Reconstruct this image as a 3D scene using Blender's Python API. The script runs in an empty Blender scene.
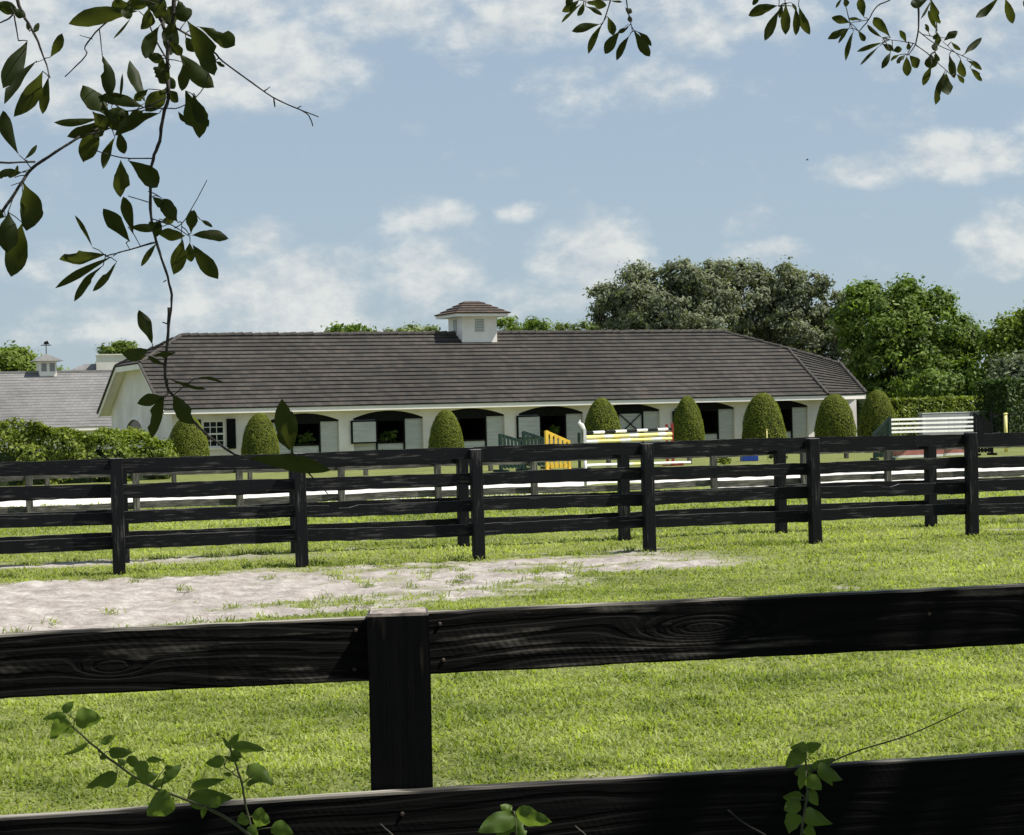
import bpy, math, random
import numpy as np
from math import radians as R, sin, cos, pi
from mathutils import Vector, Matrix

rng = np.random.default_rng(7)
random.seed(7)
S = bpy.context.scene
COL = S.collection

# ------------------------------------------------------------------ camera
F = 2000.0
TH = R(1.4)
CH = 1.85
cam_d = bpy.data.cameras.new('camera')
cam = bpy.data.objects.new('camera', cam_d); COL.objects.link(cam)
cam_d.sensor_width = 36; cam_d.lens = 36*F/1024
cam_d.clip_start = 0.05; cam_d.clip_end = 3000
cam.matrix_world = Matrix.Translation((0, 0, CH)) @ Matrix.Rotation(R(90)-3.5/F, 4, 'X') @ Matrix.Rotation(-TH, 4, 'Z')
S.camera = cam
S.render.resolution_x = 1024; S.render.resolution_y = 835

def uv(x, y):
    u = x-512; v = 417.5-y
    return (u*cos(TH)+v*sin(TH))/F, (-u*sin(TH)+v*cos(TH)-3.5)/F
def P(x, y, d):                      # a point of the place at depth d
    a, b = uv(x, y)
    return Vector((d*a, d, CH+d*b))

# ------------------------------------------------------------------ light
SUN = Vector((1.0, -0.03, 1.5)).normalized()
el = math.asin(SUN.z); az = math.atan2(SUN.x, SUN.y)
S.view_settings.view_transform = 'Standard'; S.view_settings.look = 'None'
S.view_settings.gamma = 1; S.view_settings.use_curve_mapping = False
S.view_settings.exposure = 0.6
sd = bpy.data.lights.new('sun', 'SUN'); sd.energy = 4.6; sd.angle = R(0.6); sd.color = (1, .955, .88)
so = bpy.data.objects.new('sun', sd); COL.objects.link(so)
so.rotation_euler = SUN.to_track_quat('Z', 'Y').to_euler(); so.location = (30, 0, 60)

W = bpy.data.worlds.new('World'); S.world = W; W.use_nodes = True
nt = W.node_tree; N = nt.nodes; L = nt.links
bg = N['Background']; bg.inputs['Strength'].default_value = 0.1
sky = N.new('ShaderNodeTexSky'); sky.sky_type = 'NISHITA'; sky.sun_disc = False
sky.sun_elevation = el; sky.sun_rotation = az; sky.air_density = 1.0; sky.dust_density = 0.6; sky.ozone_density = 1.0
def M(op, a, b=None, c=None, clamp=False):
    n = N.new('ShaderNodeMath'); n.operation = op; n.use_clamp = clamp
    for i, q in enumerate((a, b, c)):
        if q is None: continue
        if isinstance(q, (int, float)): n.inputs[i].default_value = q
        else: L.new(q, n.inputs[i])
    return n.outputs[0]
tc = N.new('ShaderNodeTexCoord'); sx = N.new('ShaderNodeSeparateXYZ'); L.new(tc.outputs['Generated'], sx.inputs[0])
az_ = M('DIVIDE', sx.outputs[0], M('MAXIMUM', sx.outputs[1], 0.05)); el_ = M('DIVIDE', sx.outputs[2], M('MAXIMUM', sx.outputs[1], 0.05))
cv = N.new('ShaderNodeCombineXYZ'); L.new(az_, cv.inputs[0]); L.new(M('MULTIPLY', el_, 1.5), cv.inputs[1])
def noise(vec, scale, det, rough=.5):
    n = N.new('ShaderNodeTexNoise'); n.inputs['Scale'].default_value = scale; n.inputs['Detail'].default_value = det
    n.inputs['Roughness'].default_value = rough; L.new(vec, n.inputs['Vector']); return n.outputs['Fac']
n1 = noise(cv.outputs[0], 26, 7, .62); n2 = noise(cv.outputs[0], 9, 4, .5)
CL = [(60,30,210,90,1),(215,62,150,50,1),(130,-25,230,80,1),(400,-8,170,34,.85),(500,22,190,26,.7),(560,8,160,36,.9),(680,28,70,26,.7),
      (620,85,80,26,.65),(300,285,78,40,1.1),(262,240,36,24,1),(225,292,60,26,.9),(340,300,40,20,.9),(100,290,50,16,.6),(150,312,120,12,.6),(60,262,70,18,.5),(435,272,50,42,.95),(430,216,40,20,.8),
      (592,255,56,42,1.0),(862,170,48,17,.8),(962,155,62,24,.9),(1010,238,52,34,.95),(745,222,26,15,.6),(758,252,42,12,.5),
      (965,30,100,50,.7),(520,212,22,9,.5),(500,300,140,16,.45),(740,12,60,24,.4),(220,325,200,16,.5),
      (1250,120,200,60,.9),(-250,160,180,70,.9),(1300,-200,300,80,1),(300,-260,420,90,1),(-400,-100,200,90,1)]
acc = None
for (cx, cy, rx, ry, st) in CL:
    a, b = uv(cx, cy)
    dx = M('MULTIPLY', M('SUBTRACT', az_, a), F/rx); dy = M('MULTIPLY', M('SUBTRACT', el_, b), F/ry)
    dd = M('ADD', M('MULTIPLY', dx, dx), M('MULTIPLY', dy, dy))
    f = M('MULTIPLY', M('SUBTRACT', 1.15, dd), st)
    acc = f if acc is None else M('MAXIMUM', acc, f)
dens = M('ADD', M('ADD', M('MAXIMUM', acc, -0.75), M('MULTIPLY', M('SUBTRACT', n1, .5), 4.4)), M('MULTIPLY', M('SUBTRACT', n2, .5), 1.6))
mr = N.new('ShaderNodeMapRange'); mr.interpolation_type = 'SMOOTHSTEP'; L.new(dens, mr.inputs[0])
mr.inputs[1].default_value = -0.55; mr.inputs[2].default_value = 1.25; mr.inputs[3].default_value = 0; mr.inputs[4].default_value = .88
# clouds: lit tops, greyer undersides
sh = N.new('ShaderNodeVectorMath'); sh.operation = 'ADD'; L.new(cv.outputs[0], sh.inputs[0]); sh.inputs[1].default_value = (.006, .012, 0)
n1b = noise(sh.outputs[0], 26, 7, .62)
lit = M('ADD', M('MULTIPLY', M('SUBTRACT', n1, n1b), 3.2), M('ADD', M('MULTIPLY', n2, 1.5), -.22), clamp=True)
cc = N.new('ShaderNodeMix'); cc.data_type = 'RGBA'; L.new(lit, cc.inputs[0])
cc.inputs[6].default_value = (3.3, 3.75, 4.15, 1); cc.inputs[7].default_value = (5.2, 5.35, 5.2, 1)
tint = N.new('ShaderNodeMix'); tint.data_type = 'RGBA'; tint.blend_type = 'MULTIPLY'; tint.inputs[0].default_value = 1
L.new(sky.outputs[0], tint.inputs[6]); tint.inputs[7].default_value = (.56, .62, .63, 1)
flat = N.new('ShaderNodeMix'); flat.data_type = 'RGBA'; flat.inputs[0].default_value = .7
L.new(tint.outputs[2], flat.inputs[6]); flat.inputs[7].default_value = (2.85, 3.52, 4.3, 1)
fin = N.new('ShaderNodeMix'); fin.data_type = 'RGBA'; L.new(mr.outputs[0], fin.inputs[0])
L.new(flat.outputs[2], fin.inputs[6]); L.new(cc.outputs[2], fin.inputs[7]); L.new(fin.outputs[2], bg.inputs['Color'])

# ------------------------------------------------------------------ helpers
def tag(o, label=None, cat=None, group=None, kind=None):
    if label: o['label'] = label
    if cat: o['category'] = cat
    if group: o['group'] = group
    if kind: o['kind'] = kind
    return o
def empty(name, loc=(0,0,0), rz=0, **k):
    o = bpy.data.objects.new(name, None); COL.objects.link(o); o.location = loc; o.rotation_euler.z = rz
    o.empty_display_size = .2
    return tag(o, **k)
def link(name, me, mat, parent=None, loc=(0,0,0), rot=(0,0,0)):
    o = bpy.data.objects.new(name, me); COL.objects.link(o); o.parent = parent; o.location = loc; o.rotation_euler = rot
    if mat is not None and not me.materials:
        for m in (mat if isinstance(mat, (list, tuple)) else [mat]): me.materials.append(m)
    return o
def copy_tree(o, parent=None):
    c = o.copy(); COL.objects.link(c); c.parent = parent
    for ch in o.children: copy_tree(ch, c)
    return c

class MB:
    def __init__(s): s.v = []; s.f = []; s.m = []
    def add(s, vs, fs, mi=0):
        b = len(s.v); s.v += [tuple(v) for v in vs]; s.f += [tuple(b+i for i in f) for f in fs]; s.m += [mi]*len(fs); return s
    def box(s, x0, x1, y0, y1, z0, z1, mi=0):
        vs = [(x0,y0,z0),(x1,y0,z0),(x1,y1,z0),(x0,y1,z0),(x0,y0,z1),(x1,y0,z1),(x1,y1,z1),(x0,y1,z1)]
        return s.add(vs, [(0,3,2,1),(4,5,6,7),(0,1,5,4),(1,2,6,5),(2,3,7,6),(3,0,4,7)], mi)
    def bar(s, a, b, w, h, up=(0,0,1), mi=0):
        a = Vector(a); b = Vector(b); d = (b-a).normalized(); sd_ = d.cross(Vector(up)).normalized()*w/2; u = sd_.cross(d).normalized()*h/2
        vs = [a-sd_-u, a+sd_-u, a+sd_+u, a-sd_+u, b-sd_-u, b+sd_-u, b+sd_+u, b-sd_+u]
        return s.add(vs, [(0,1,2,3),(7,6,5,4),(0,4,5,1),(1,5,6,2),(2,6,7,3),(3,7,4,0)], mi)
    def tube(s, pts, rad, n=7, mi=0, cap=True):
        pts = [Vector(p) for p in pts]; k = len(pts)
        if not isinstance(rad, (list, tuple)): rad = [rad]*k
        rings = []; pr = None
        for i in range(k):
            d = (pts[min(i+1, k-1)]-pts[max(i-1, 0)]).normalized()
            if pr is None: pr = d.orthogonal().normalized()
            pr = (pr-d*pr.dot(d)).normalized(); q = d.cross(pr)
            rings.append([pts[i]+(pr*cos(2*pi*j/n)+q*sin(2*pi*j/n))*rad[i] for j in range(n)])
        vs = [v for r in rings for v in r]; fs = []
        for i in range(k-1):
            for j in range(n):
                fs.append((i*n+j, i*n+(j+1) % n, (i+1)*n+(j+1) % n, (i+1)*n+j))
        if cap: fs += [tuple(reversed(range(n))), tuple((k-1)*n+j for j in range(n))]
        return s.add(vs, fs, mi)
    def mesh(s, name='m', smooth=False):
        me = bpy.data.meshes.new(name); me.from_pydata(s.v, [], s.f); me.update()
        if any(s.m): me.polygons.foreach_set('material_index', s.m)
        if smooth: me.polygons.foreach_set('use_smooth', [True]*len(me.polygons))
        return me
    def build(s, name, mat, parent=None, loc=(0,0,0), rot=(0,0,0), smooth=False, bevel=0):
        o = link(name, s.mesh(name, smooth), mat, parent, loc, rot)
        if bevel:
            b = o.modifiers.new('bevel', 'BEVEL'); b.width = bevel; b.segments = 2; b.limit_method = 'ANGLE'
        return o

def np_mesh(name, verts, loops, sizes, attr=None):
    me = bpy.data.meshes.new(name); nv = len(verts); nl = len(loops); nf = len(sizes)
    me.vertices.add(nv); me.loops.add(nl); me.polygons.add(nf)
    me.vertices.foreach_set('co', np.asarray(verts, np.float32).ravel())
    me.loops.foreach_set('vertex_index', np.asarray(loops, np.int32))
    st = np.concatenate(([0], np.cumsum(sizes)[:-1])).astype(np.int32)
    me.polygons.foreach_set('loop_start', st)
    me.update(calc_edges=True)
    if attr is not None:
        for k, a in attr.items():
            at = me.attributes.new(k, 'FLOAT', 'POINT'); at.data.foreach_set('value', np.asarray(a, np.float32))
    return me

def vnoise(x, y, seed=0):
    xi = np.floor(x).astype(np.int64); yi = np.floor(y).astype(np.int64); fx = x-xi; fy = y-yi
    fx = fx*fx*(3-2*fx); fy = fy*fy*(3-2*fy)
    def h(a, b):
        n = (a*374761393+b*668265263+seed*982451653) & 0xffffffff
        n = ((n ^ (n >> 13))*1274126177) & 0xffffffff
        return ((n ^ (n >> 16)) & 0xffff)/65535.0
    return (h(xi,yi)*(1-fx)+h(xi+1,yi)*fx)*(1-fy)+(h(xi,yi+1)*(1-fx)+h(xi+1,yi+1)*fx)*fy
def fnoise(x, y, seed=0, o=4):
    r = 0; a = .5; t = 0
    for i in range(o): r = r+a*vnoise(x*2**i, y*2**i, seed+i); t += a; a *= .55
    return r/t

# ------------------------------------------------------------------ materials
def newmat(name):
    m = bpy.data.materials.new(name); m.use_nodes = True; n = m.node_tree.nodes; l = m.node_tree.links
    return m, n, l, n['Principled BSDF']
def plain(name, c1, c2=None, scale=3, rough=.7, bump=0, bscale=40, stretch=(1,1,1), spec=.4, detail=5):
    m, n, l, b = newmat(name); b.inputs['Roughness'].default_value = rough; b.inputs['Specular IOR Level'].default_value = spec
    tc = n.new('ShaderNodeTexCoord'); mp = n.new('ShaderNodeMapping'); l.new(tc.outputs['Object'], mp.inputs[0]); mp.inputs['Scale'].default_value = stretch
    if c2 is None: c2 = tuple(x*.8 for x in c1)
    no = n.new('ShaderNodeTexNoise'); no.inputs['Scale'].default_value = scale; no.inputs['Detail'].default_value = detail; l.new(mp.outputs[0], no.inputs['Vector'])
    cr = n.new('ShaderNodeValToRGB'); l.new(no.outputs['Fac'], cr.inputs[0])
    cr.color_ramp.elements[0].position = .35; cr.color_ramp.elements[1].position = .65
    cr.color_ramp.elements[0].color = (*c1, 1); cr.color_ramp.elements[1].color = (*c2, 1); l.new(cr.outputs[0], b.inputs['Base Color'])
    if bump:
        nb = n.new('ShaderNodeTexNoise'); nb.inputs['Scale'].default_value = bscale; nb.inputs['Detail'].default_value = 4; l.new(mp.outputs[0], nb.inputs['Vector'])
        bu = n.new('ShaderNodeBump'); bu.inputs['Strength'].default_value = bump; bu.inputs['Distance'].default_value = .01; l.new(nb.outputs['Fac'], bu.inputs['Height']); l.new(bu.outputs[0], b.inputs['Normal'])
    return m

def wood(name, dark, wear, wear_amt=.5, top=(.22,.22,.2), grain=1.0, ring=False, rough=.6, topamt=1.0):
    """painted board: grain runs along local X (rails) - paint thin on the grain, upper edges greyer for weathering and painted-in sun"""
    m, n, l, b = newmat(name); b.inputs['Roughness'].default_value = rough; b.inputs['Specular IOR Level'].default_value = .18
    tc = n.new('ShaderNodeTexCoord'); oi = n.new('ShaderNodeObjectInfo')
    ad = n.new('ShaderNodeVectorMath'); ad.operation = 'ADD'; l.new(tc.outputs['Object'], ad.inputs[0])
    mu = n.new('ShaderNodeVectorMath'); mu.operation = 'SCALE'; mu.inputs[0].default_value = (7, 3, 5); l.new(oi.outputs['Random'], mu.inputs['Scale']); l.new(mu.outputs[0], ad.inputs[1])
    mp = n.new('ShaderNodeMapping'); l.new(ad.outputs[0], mp.inputs[0]); mp.inputs['Scale'].default_value = (1.2, 22, 22)
    g = n.new('ShaderNodeTexNoise'); g.inputs['Scale'].default_value = 2.2*grain; g.inputs['Detail'].default_value = 6; l.new(mp.outputs[0], g.inputs['Vector'])
    w = n.new('ShaderNodeTexNoise'); w.inputs['Scale'].default_value = 2.5; w.inputs['Detail'].default_value = 6; w.inputs['Roughness'].default_value = .7
    mp2 = n.new('ShaderNodeMapping'); l.new(ad.outputs[0], mp2.inputs[0]); mp2.inputs['Scale'].default_value = (.8, 3, 3); l.new(mp2.outputs[0], w.inputs['Vector'])
    prod = n.new('ShaderNodeMath'); prod.operation = 'MULTIPLY'; l.new(g.outputs['Fac'], prod.inputs[0]); l.new(w.outputs['Fac'], prod.inputs[1])
    cr = n.new('ShaderNodeValToRGB'); l.new(prod.outputs[0], cr.inputs[0])
    cr.color_ramp.elements[0].position = .50-.26*wear_amt; cr.color_ramp.elements[1].position = .62-.2*wear_amt
    cr.color_ramp.elements[0].color = (*dark, 1); cr.color_ramp.elements[1].color = (*wear, 1)
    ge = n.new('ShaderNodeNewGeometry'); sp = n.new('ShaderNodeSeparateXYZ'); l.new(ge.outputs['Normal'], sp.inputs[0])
    ma = n.new('ShaderNodeMapRange'); ma.inputs[1].default_value = .6; ma.inputs[2].default_value = .95; ma.inputs[4].default_value = topamt; l.new(sp.outputs[2], ma.inputs[0])  # upward faces take a grey that carries sunlit brightness as well as wear
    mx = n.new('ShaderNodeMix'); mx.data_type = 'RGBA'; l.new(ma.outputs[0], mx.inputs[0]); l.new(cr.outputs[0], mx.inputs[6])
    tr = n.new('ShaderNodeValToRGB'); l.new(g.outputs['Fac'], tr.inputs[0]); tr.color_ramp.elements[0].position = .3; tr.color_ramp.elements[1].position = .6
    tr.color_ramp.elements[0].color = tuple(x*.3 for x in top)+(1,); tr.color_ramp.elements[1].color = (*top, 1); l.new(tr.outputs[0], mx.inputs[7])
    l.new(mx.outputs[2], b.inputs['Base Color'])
    h = g.outputs['Fac']
    if ring:
        def mth(op, x, y):
            q = n.new('ShaderNodeMath'); q.operation = op
            for i_, v_ in enumerate((x, y)):
                if isinstance(v_, (int, float)): q.inputs[i_].default_value = v_
                elif v_ is not None: l.new(v_, q.inputs[i_])
            return q.outputs[0]
        mp3 = n.new('ShaderNodeMapping'); l.new(ad.outputs[0], mp3.inputs[0]); mp3.inputs['Scale'].default_value = (1.0, 6, 6)
        nn_ = n.new('ShaderNodeTexNoise'); nn_.inputs['Scale'].default_value = 1.5; nn_.inputs['Detail'].default_value = 1.5; l.new(mp3.outputs[0], nn_.inputs['Vector'])
        s3 = n.new('ShaderNodeSeparateXYZ'); l.new(ad.outputs[0], s3.inputs[0])
        ph = mth('ADD', mth('MULTIPLY', s3.outputs[2], 190), mth('MULTIPLY', nn_.outputs['Fac'], 20))
        s4 = n.new('ShaderNodeSeparateXYZ'); l.new(tc.outputs['Object'], s4.inputs[0])
        for (kx, kz, am, wx_, wz_) in ((.70, 1.352, 30, .016, .0007), (-.62, 1.33, 16, .004, .0004), (1.6, 1.36, 14, .006, .0004), (-.5, .93, 18, .006, .0007)):
            e_ = mth('ADD', mth('DIVIDE', mth('POWER', mth('ABSOLUTE', mth('SUBTRACT', s4.outputs[0], kx), None), 2.0), wx_), mth('DIVIDE', mth('POWER', mth('ABSOLUTE', mth('SUBTRACT', s4.outputs[2], kz), None), 2.0), wz_))
            ph = mth('ADD', ph, mth('MULTIPLY', mth('EXPONENT', mth('MULTIPLY', e_, -1.0), None), am))
        wv = mth('SINE', mth('ADD', ph, mth('MULTIPLY', g.outputs['Fac'], 3.0)), None)
        r3 = n.new('ShaderNodeValToRGB'); l.new(mth('ADD', mth('MULTIPLY', wv, .5), .5), r3.inputs[0]); r3.color_ramp.elements[0].position = .12; r3.color_ramp.elements[0].color = (.05,.05,.05,1); r3.color_ramp.elements[1].position = .5
        m3 = n.new('ShaderNodeMix'); m3.data_type = 'RGBA'; m3.blend_type = 'MULTIPLY'; m3.inputs[0].default_value = .9
        l.new(mx.outputs[2], m3.inputs[6]); l.new(r3.outputs[0], m3.inputs[7]); l.new(m3.outputs[2], b.inputs['Base Color'])
        # saw marks: faint arcs across the board in places
        rd_ = mth('SQRT', mth('ADD', mth('POWER', mth('ADD', s3.outputs[0], .25), 2.0), mth('POWER', mth('SUBTRACT', s3.outputs[2], .9), 2.0)), None)
        saw = mth('SINE', mth('ADD', mth('MULTIPLY', rd_, 430.0), mth('MULTIPLY', g.outputs['Fac'], 5.0)), None)
        mk = mth('MULTIPLY', mth('GREATER_THAN', w.outputs['Fac'], .5), mth('SUBTRACT', w.outputs['Fac'], .45))
        h = mth('ADD', mth('ADD', mth('MULTIPLY', r3.outputs[0], .8), mth('MULTIPLY', g.outputs['Fac'], 1.6)), mth('MULTIPLY', mth('MULTIPLY', saw, mk), .4))
    bu = n.new('ShaderNodeBump'); bu.inputs['Strength'].default_value = .6; bu.inputs['Distance'].default_value = .004; l.new(h, bu.inputs['Height']); l.new(bu.outputs[0], b.inputs['Normal'])
    return m

def leafmat(name, c1, c2, trans=.35, rough=.5, spec=.35, tcol=None, noise_s=2.0):
    m, n, l, b = newmat(name); b.inputs['Roughness'].default_value = rough; b.inputs['Specular IOR Level'].default_value = spec
    at = n.new('ShaderNodeAttribute'); at.attribute_name = 'tint'
    tc = n.new('ShaderNodeTexCoord'); no = n.new('ShaderNodeTexNoise'); no.inputs['Scale'].default_value = noise_s; no.inputs['Detail'].default_value = 3; l.new(tc.outputs['Object'], no.inputs['Vector'])
    av = n.new('ShaderNodeMath'); av.operation = 'MULTIPLY_ADD'; l.new(no.outputs['Fac'], av.inputs[0]); av.inputs[1].default_value = 1.1; 
    sb = n.new('ShaderNodeMath'); sb.operation = 'MULTIPLY_ADD'; l.new(at.outputs['Fac'], sb.inputs[0]); sb.inputs[1].default_value = .8; sb.inputs[2].default_value = -.45; l.new(sb.outputs[0], av.inputs[2])
    mx = n.new('ShaderNodeMix'); mx.data_type = 'RGBA'; mx.clamp_factor = True; l.new(av.outputs[0], mx.inputs[0]); mx.inputs[6].default_value = (*c1, 1); mx.inputs[7].default_value = (*c2, 1)
    l.new(mx.outputs[2], b.inputs['Base Color'])
    t = n.new('ShaderNodeBsdfTranslucent')
    if tcol: t.inputs[0].default_value = (*tcol, 1)
    else:
        tm = n.new('ShaderNodeMix'); tm.data_type = 'RGBA'; tm.blend_type = 'MULTIPLY'; tm.inputs[0].default_value = 1; l.new(mx.outputs[2], tm.inputs[6]); tm.inputs[7].default_value = (1.5, 1.7, .6, 1); l.new(tm.outputs[2], t.inputs[0])
    ms = n.new('ShaderNodeMixShader'); ms.inputs[0].default_value = trans; l.new(b.outputs[0], ms.inputs[1]); l.new(t.outputs[0], ms.inputs[2])
    l.new(ms.outputs[0], n['Material Output'].inputs[0])
    return m

mt = {}
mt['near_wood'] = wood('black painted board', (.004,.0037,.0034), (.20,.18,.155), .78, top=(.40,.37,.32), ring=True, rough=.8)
mt['low_wood'] = wood('black painted low board in shade', (.0015,.0015,.0015), (.02,.018,.016), .6, top=(.34,.32,.28), ring=True, rough=.85)  # darker copy of the board paint, tree shade put into the colour
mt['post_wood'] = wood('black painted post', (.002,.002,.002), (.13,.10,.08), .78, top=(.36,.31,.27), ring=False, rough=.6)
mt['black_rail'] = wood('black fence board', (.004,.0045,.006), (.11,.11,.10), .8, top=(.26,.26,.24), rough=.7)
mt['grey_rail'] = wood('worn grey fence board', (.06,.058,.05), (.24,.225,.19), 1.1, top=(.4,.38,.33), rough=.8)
mt['stucco'] = plain('off white stucco', (.86,.80,.775), (.70,.645,.60), .9, .85, .2, 30)
mt['white'] = plain('white trim paint', (.90,.85,.79), (.83,.78,.72), 2, .5)
mt['louver'] = plain('weathered pale shutter board', (.55,.56,.55), (.46,.47,.46), 1.5, .7, stretch=(1,1,8))
mt['black'] = plain('black trim paint', (.003,.0035,.004), (.006,.0065,.007), 6, .6, spec=.15)
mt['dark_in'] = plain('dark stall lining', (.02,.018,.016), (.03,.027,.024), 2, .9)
mt['glass'] = plain('window glass', (.008,.013,.014), (.014,.02,.021), 1, .12, spec=.12)
mt['bark'] = plain('grey bark', (.13,.11,.09), (.06,.05,.042), 6, .9, .8, 30, stretch=(1,1,.25))
mt['twig'] = plain('thin twig bark', (.085,.075,.065), (.04,.036,.032), 40, .8, .5, 200)
mt['paint_g'] = plain('dark green paint', (.008,.034,.024), (.005,.022,.016), 6, .5)
mt['paint_y'] = plain('yellow paint', (.80,.55,.06), (.68,.44,.05), 6, .5)
mt['paint_p'] = plain('pale yellow paint', (.82,.74,.30), (.78,.68,.22), 6, .5)
mt['paint_w'] = plain('white paint', (.80,.80,.77), (.66,.66,.62), 6, .5)
mt['paint_r'] = plain('faded red paint', (.50,.07,.05), (.36,.05,.04), 6, .5)
mt['paint_pk'] = plain('faded pink paint', (.42,.16,.13), (.32,.12,.10), 6, .6)
mt['paint_b'] = plain('blue plastic', (.03,.09,.45), (.02,.06,.34), 6, .4)
mt['roof_grey'] = None

def roofmat(name, cols, course=.42, tile=.33, streak=(.38,.35,.31), gap=(.03,.025,.025)):
    """flat roof tiles: local UV-free, uses Object coords (x along ridge, z up)"""
    m, n, l, b = newmat(name); b.inputs['Roughness'].default_value = .8; b.inputs['Specular IOR Level'].default_value = .25
    tc = n.new('ShaderNodeTexCoord'); sp = n.new('ShaderNodeSeparateXYZ'); l.new(tc.outputs['Object'], sp.inputs[0])
    at = n.new('ShaderNodeAttribute'); at.attribute_name = 'course'
    cb = n.new('ShaderNodeCombineXYZ'); l.new(at.outputs['Fac'], cb.inputs[1])
    mm = n.new('ShaderNodeMath'); mm.operation = 'DIVIDE'; l.new(sp.outputs[0], mm.inputs[0]); mm.inputs[1].default_value = tile
    off = n.new('ShaderNodeMath'); off.operation = 'MODULO'; l.new(at.outputs['Fac'], off.inputs[0]); off.inputs[1].default_value = 2
    o2 = n.new('ShaderNodeMath'); o2.operation = 'MULTIPLY_ADD'; l.new(off.outputs[0], o2.inputs[0]); o2.inputs[1].default_value = .5; l.new(mm.outputs[0], o2.inputs[2])
    fl = n.new('ShaderNodeMath'); fl.operation = 'FLOOR'; l.new(o2.outputs[0], fl.inputs[0]); l.new(fl.outputs[0], cb.inputs[0])
    wn = n.new('ShaderNodeTexWhiteNoise'); wn.noise_dimensions = '2D'; l.new(cb.outputs[0], wn.inputs['Vector'])
    cr = n.new('ShaderNodeValToRGB'); l.new(wn.outputs['Value'], cr.inputs[0]); cr.color_ramp.interpolation = 'CONSTANT'
    el = cr.color_ramp.elements; k = len(cols)
    el[0].color = (*cols[0], 1); el[0].position = 0; el[1].position = 1/k; el[1].color = (*cols[1], 1)
    for i in range(2, k): e = el.new(i/k); e.color = (*cols[i], 1)
    mp = n.new('ShaderNodeMapping'); l.new(tc.outputs['Object'], mp.inputs[0]); mp.inputs['Scale'].default_value = (.5, 1.5, 3)
    no = n.new('ShaderNodeTexNoise'); no.inputs['Scale'].default_value = 2.2; no.inputs['Detail'].default_value = 7; no.inputs['Roughness'].default_value = .7; l.new(mp.outputs[0], no.inputs['Vector'])
    r2 = n.new('ShaderNodeValToRGB'); l.new(no.outputs['Fac'], r2.inputs[0]); r2.color_ramp.elements[0].position = .60; r2.color_ramp.elements[1].position = .74
    mx = n.new('ShaderNodeMix'); mx.data_type = 'RGBA'; sc = n.new('ShaderNodeMath'); sc.operation = 'MULTIPLY'; sc.inputs[1].default_value = .45
    l.new(r2.outputs[0], sc.inputs[0]); l.new(sc.outputs[0], mx.inputs[0]); l.new(cr.outputs[0], mx.inputs[6]); mx.inputs[7].default_value = (*streak, 1)
    # large colour drift
    n3 = n.new('ShaderNodeTexNoise'); n3.inputs['Scale'].default_value = .25; l.new(tc.outputs['Object'], n3.inputs['Vector'])
    r3 = n.new('ShaderNodeMapRange'); r3.inputs[1].default_value = .3; r3.inputs[2].default_value = .7; r3.inputs[3].default_value = .8; r3.inputs[4].default_value = 1.2; l.new(n3.outputs['Fac'], r3.inputs[0])
    vm = n.new('ShaderNodeVectorMath'); vm.operation = 'SCALE'; l.new(mx.outputs[2], vm.inputs[0]); l.new(r3.outputs[0], vm.inputs['Scale'])
    # gaps between tiles
    fr = n.new('ShaderNodeMath'); fr.operation = 'FRACT'; l.new(o2.outputs[0], fr.inputs[0])
    gp = n.new('ShaderNodeMath'); gp.operation = 'GREATER_THAN'; l.new(fr.outputs[0], gp.inputs[0]); gp.inputs[1].default_value = .93
    m4 = n.new('ShaderNodeMix'); m4.data_type = 'RGBA'; l.new(gp.outputs[0], m4.inputs[0]); l.new(vm.outputs[0], m4.inputs[6]); m4.inputs[7].default_value = (*gap,1)
    l.new(m4.outputs[2], b.inputs['Base Color'])
    return m
mt['roof'] = roofmat('brown flat roof tiles', [(.038,.034,.030),(.050,.045,.038),(.036,.033,.029),(.056,.047,.039),(.046,.042,.037)], streak=(.15,.145,.13))
mt['roof_grey'] = roofmat('pale grey roof shingles', [(.165,.16,.157),(.175,.17,.165),(.155,.15,.147),(.18,.175,.17)], streak=(.20,.2,.19), gap=(.13,.125,.12))

# ------------------------------------------------------------------ ground
A_O = P(117, 576, 24.2); A_O.z = 0; A_ANG = R(20.4); A_SP = 2.41
ca, sa = cos(A_ANG), sin(A_ANG)
def fence_coords(x, y):             # along / beyond fence A
    dx = x-A_O.x; dy = y-A_O.y
    return dx*ca+dy*sa, -dx*sa+dy*ca
def ss(a, b, x): t = np.clip((x-a)/(b-a), 0, 1); return t*t*(3-2*t)
def sandmask(x, y):
    a, b = fence_coords(x, y)
    n = fnoise(a*.55, b*1.1, 3, 5); nf = fnoise(a*3.2, b*5.0, 11, 4)
    # broad worn patch in front of the fence, tapering to the right
    lo = -7.4+np.clip(a+2, 0, 2.6)*.62+np.clip(a-.6, 0, None)*.36; hi = -.05-ss(6, 12, a)*.4
    d = np.minimum(b-lo, (hi-b)*2.0)
    k = ss(8.0, 6.2, a)
    m = ss(-.5, 1.1, d+(n-.5)*4.0)*k
    m = m*(1-.7*ss(.54, .66, fnoise(a*.8+9, b*2.1, 31, 4))*ss(-1.0, 5.0, a))
    m = np.maximum(m, ss(.0, .5, .35-np.abs(b-.1)+(n-.5)*1.6)*ss(8.0, 6.3, a)*ss(4.0, 6.0, a)*.8)
    # worn strip behind the fence at far left
    m2 = ss(.0, .9, 1.0-np.abs(b-2.6+.12*a)+(n-.5)*1.8)*ss(4.5, -.5, a)*.95
    # small worn spots in the foreground lawn
    sp = ss(.80, .86, fnoise(x*1.3, y*.55, 77, 3))*.7
    w3 = ss(.52, .60, fnoise(x*.8+3, y*.9, 55, 4))*ss(10.4, 9.4, y)*.9
    m = np.maximum(np.maximum(m, m2), np.maximum(sp, w3))
    return np.clip(m+(nf-.5)*1.0*(m > .02)*(m < .999)*(1-abs(m-.5)), 0, 1)
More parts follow.
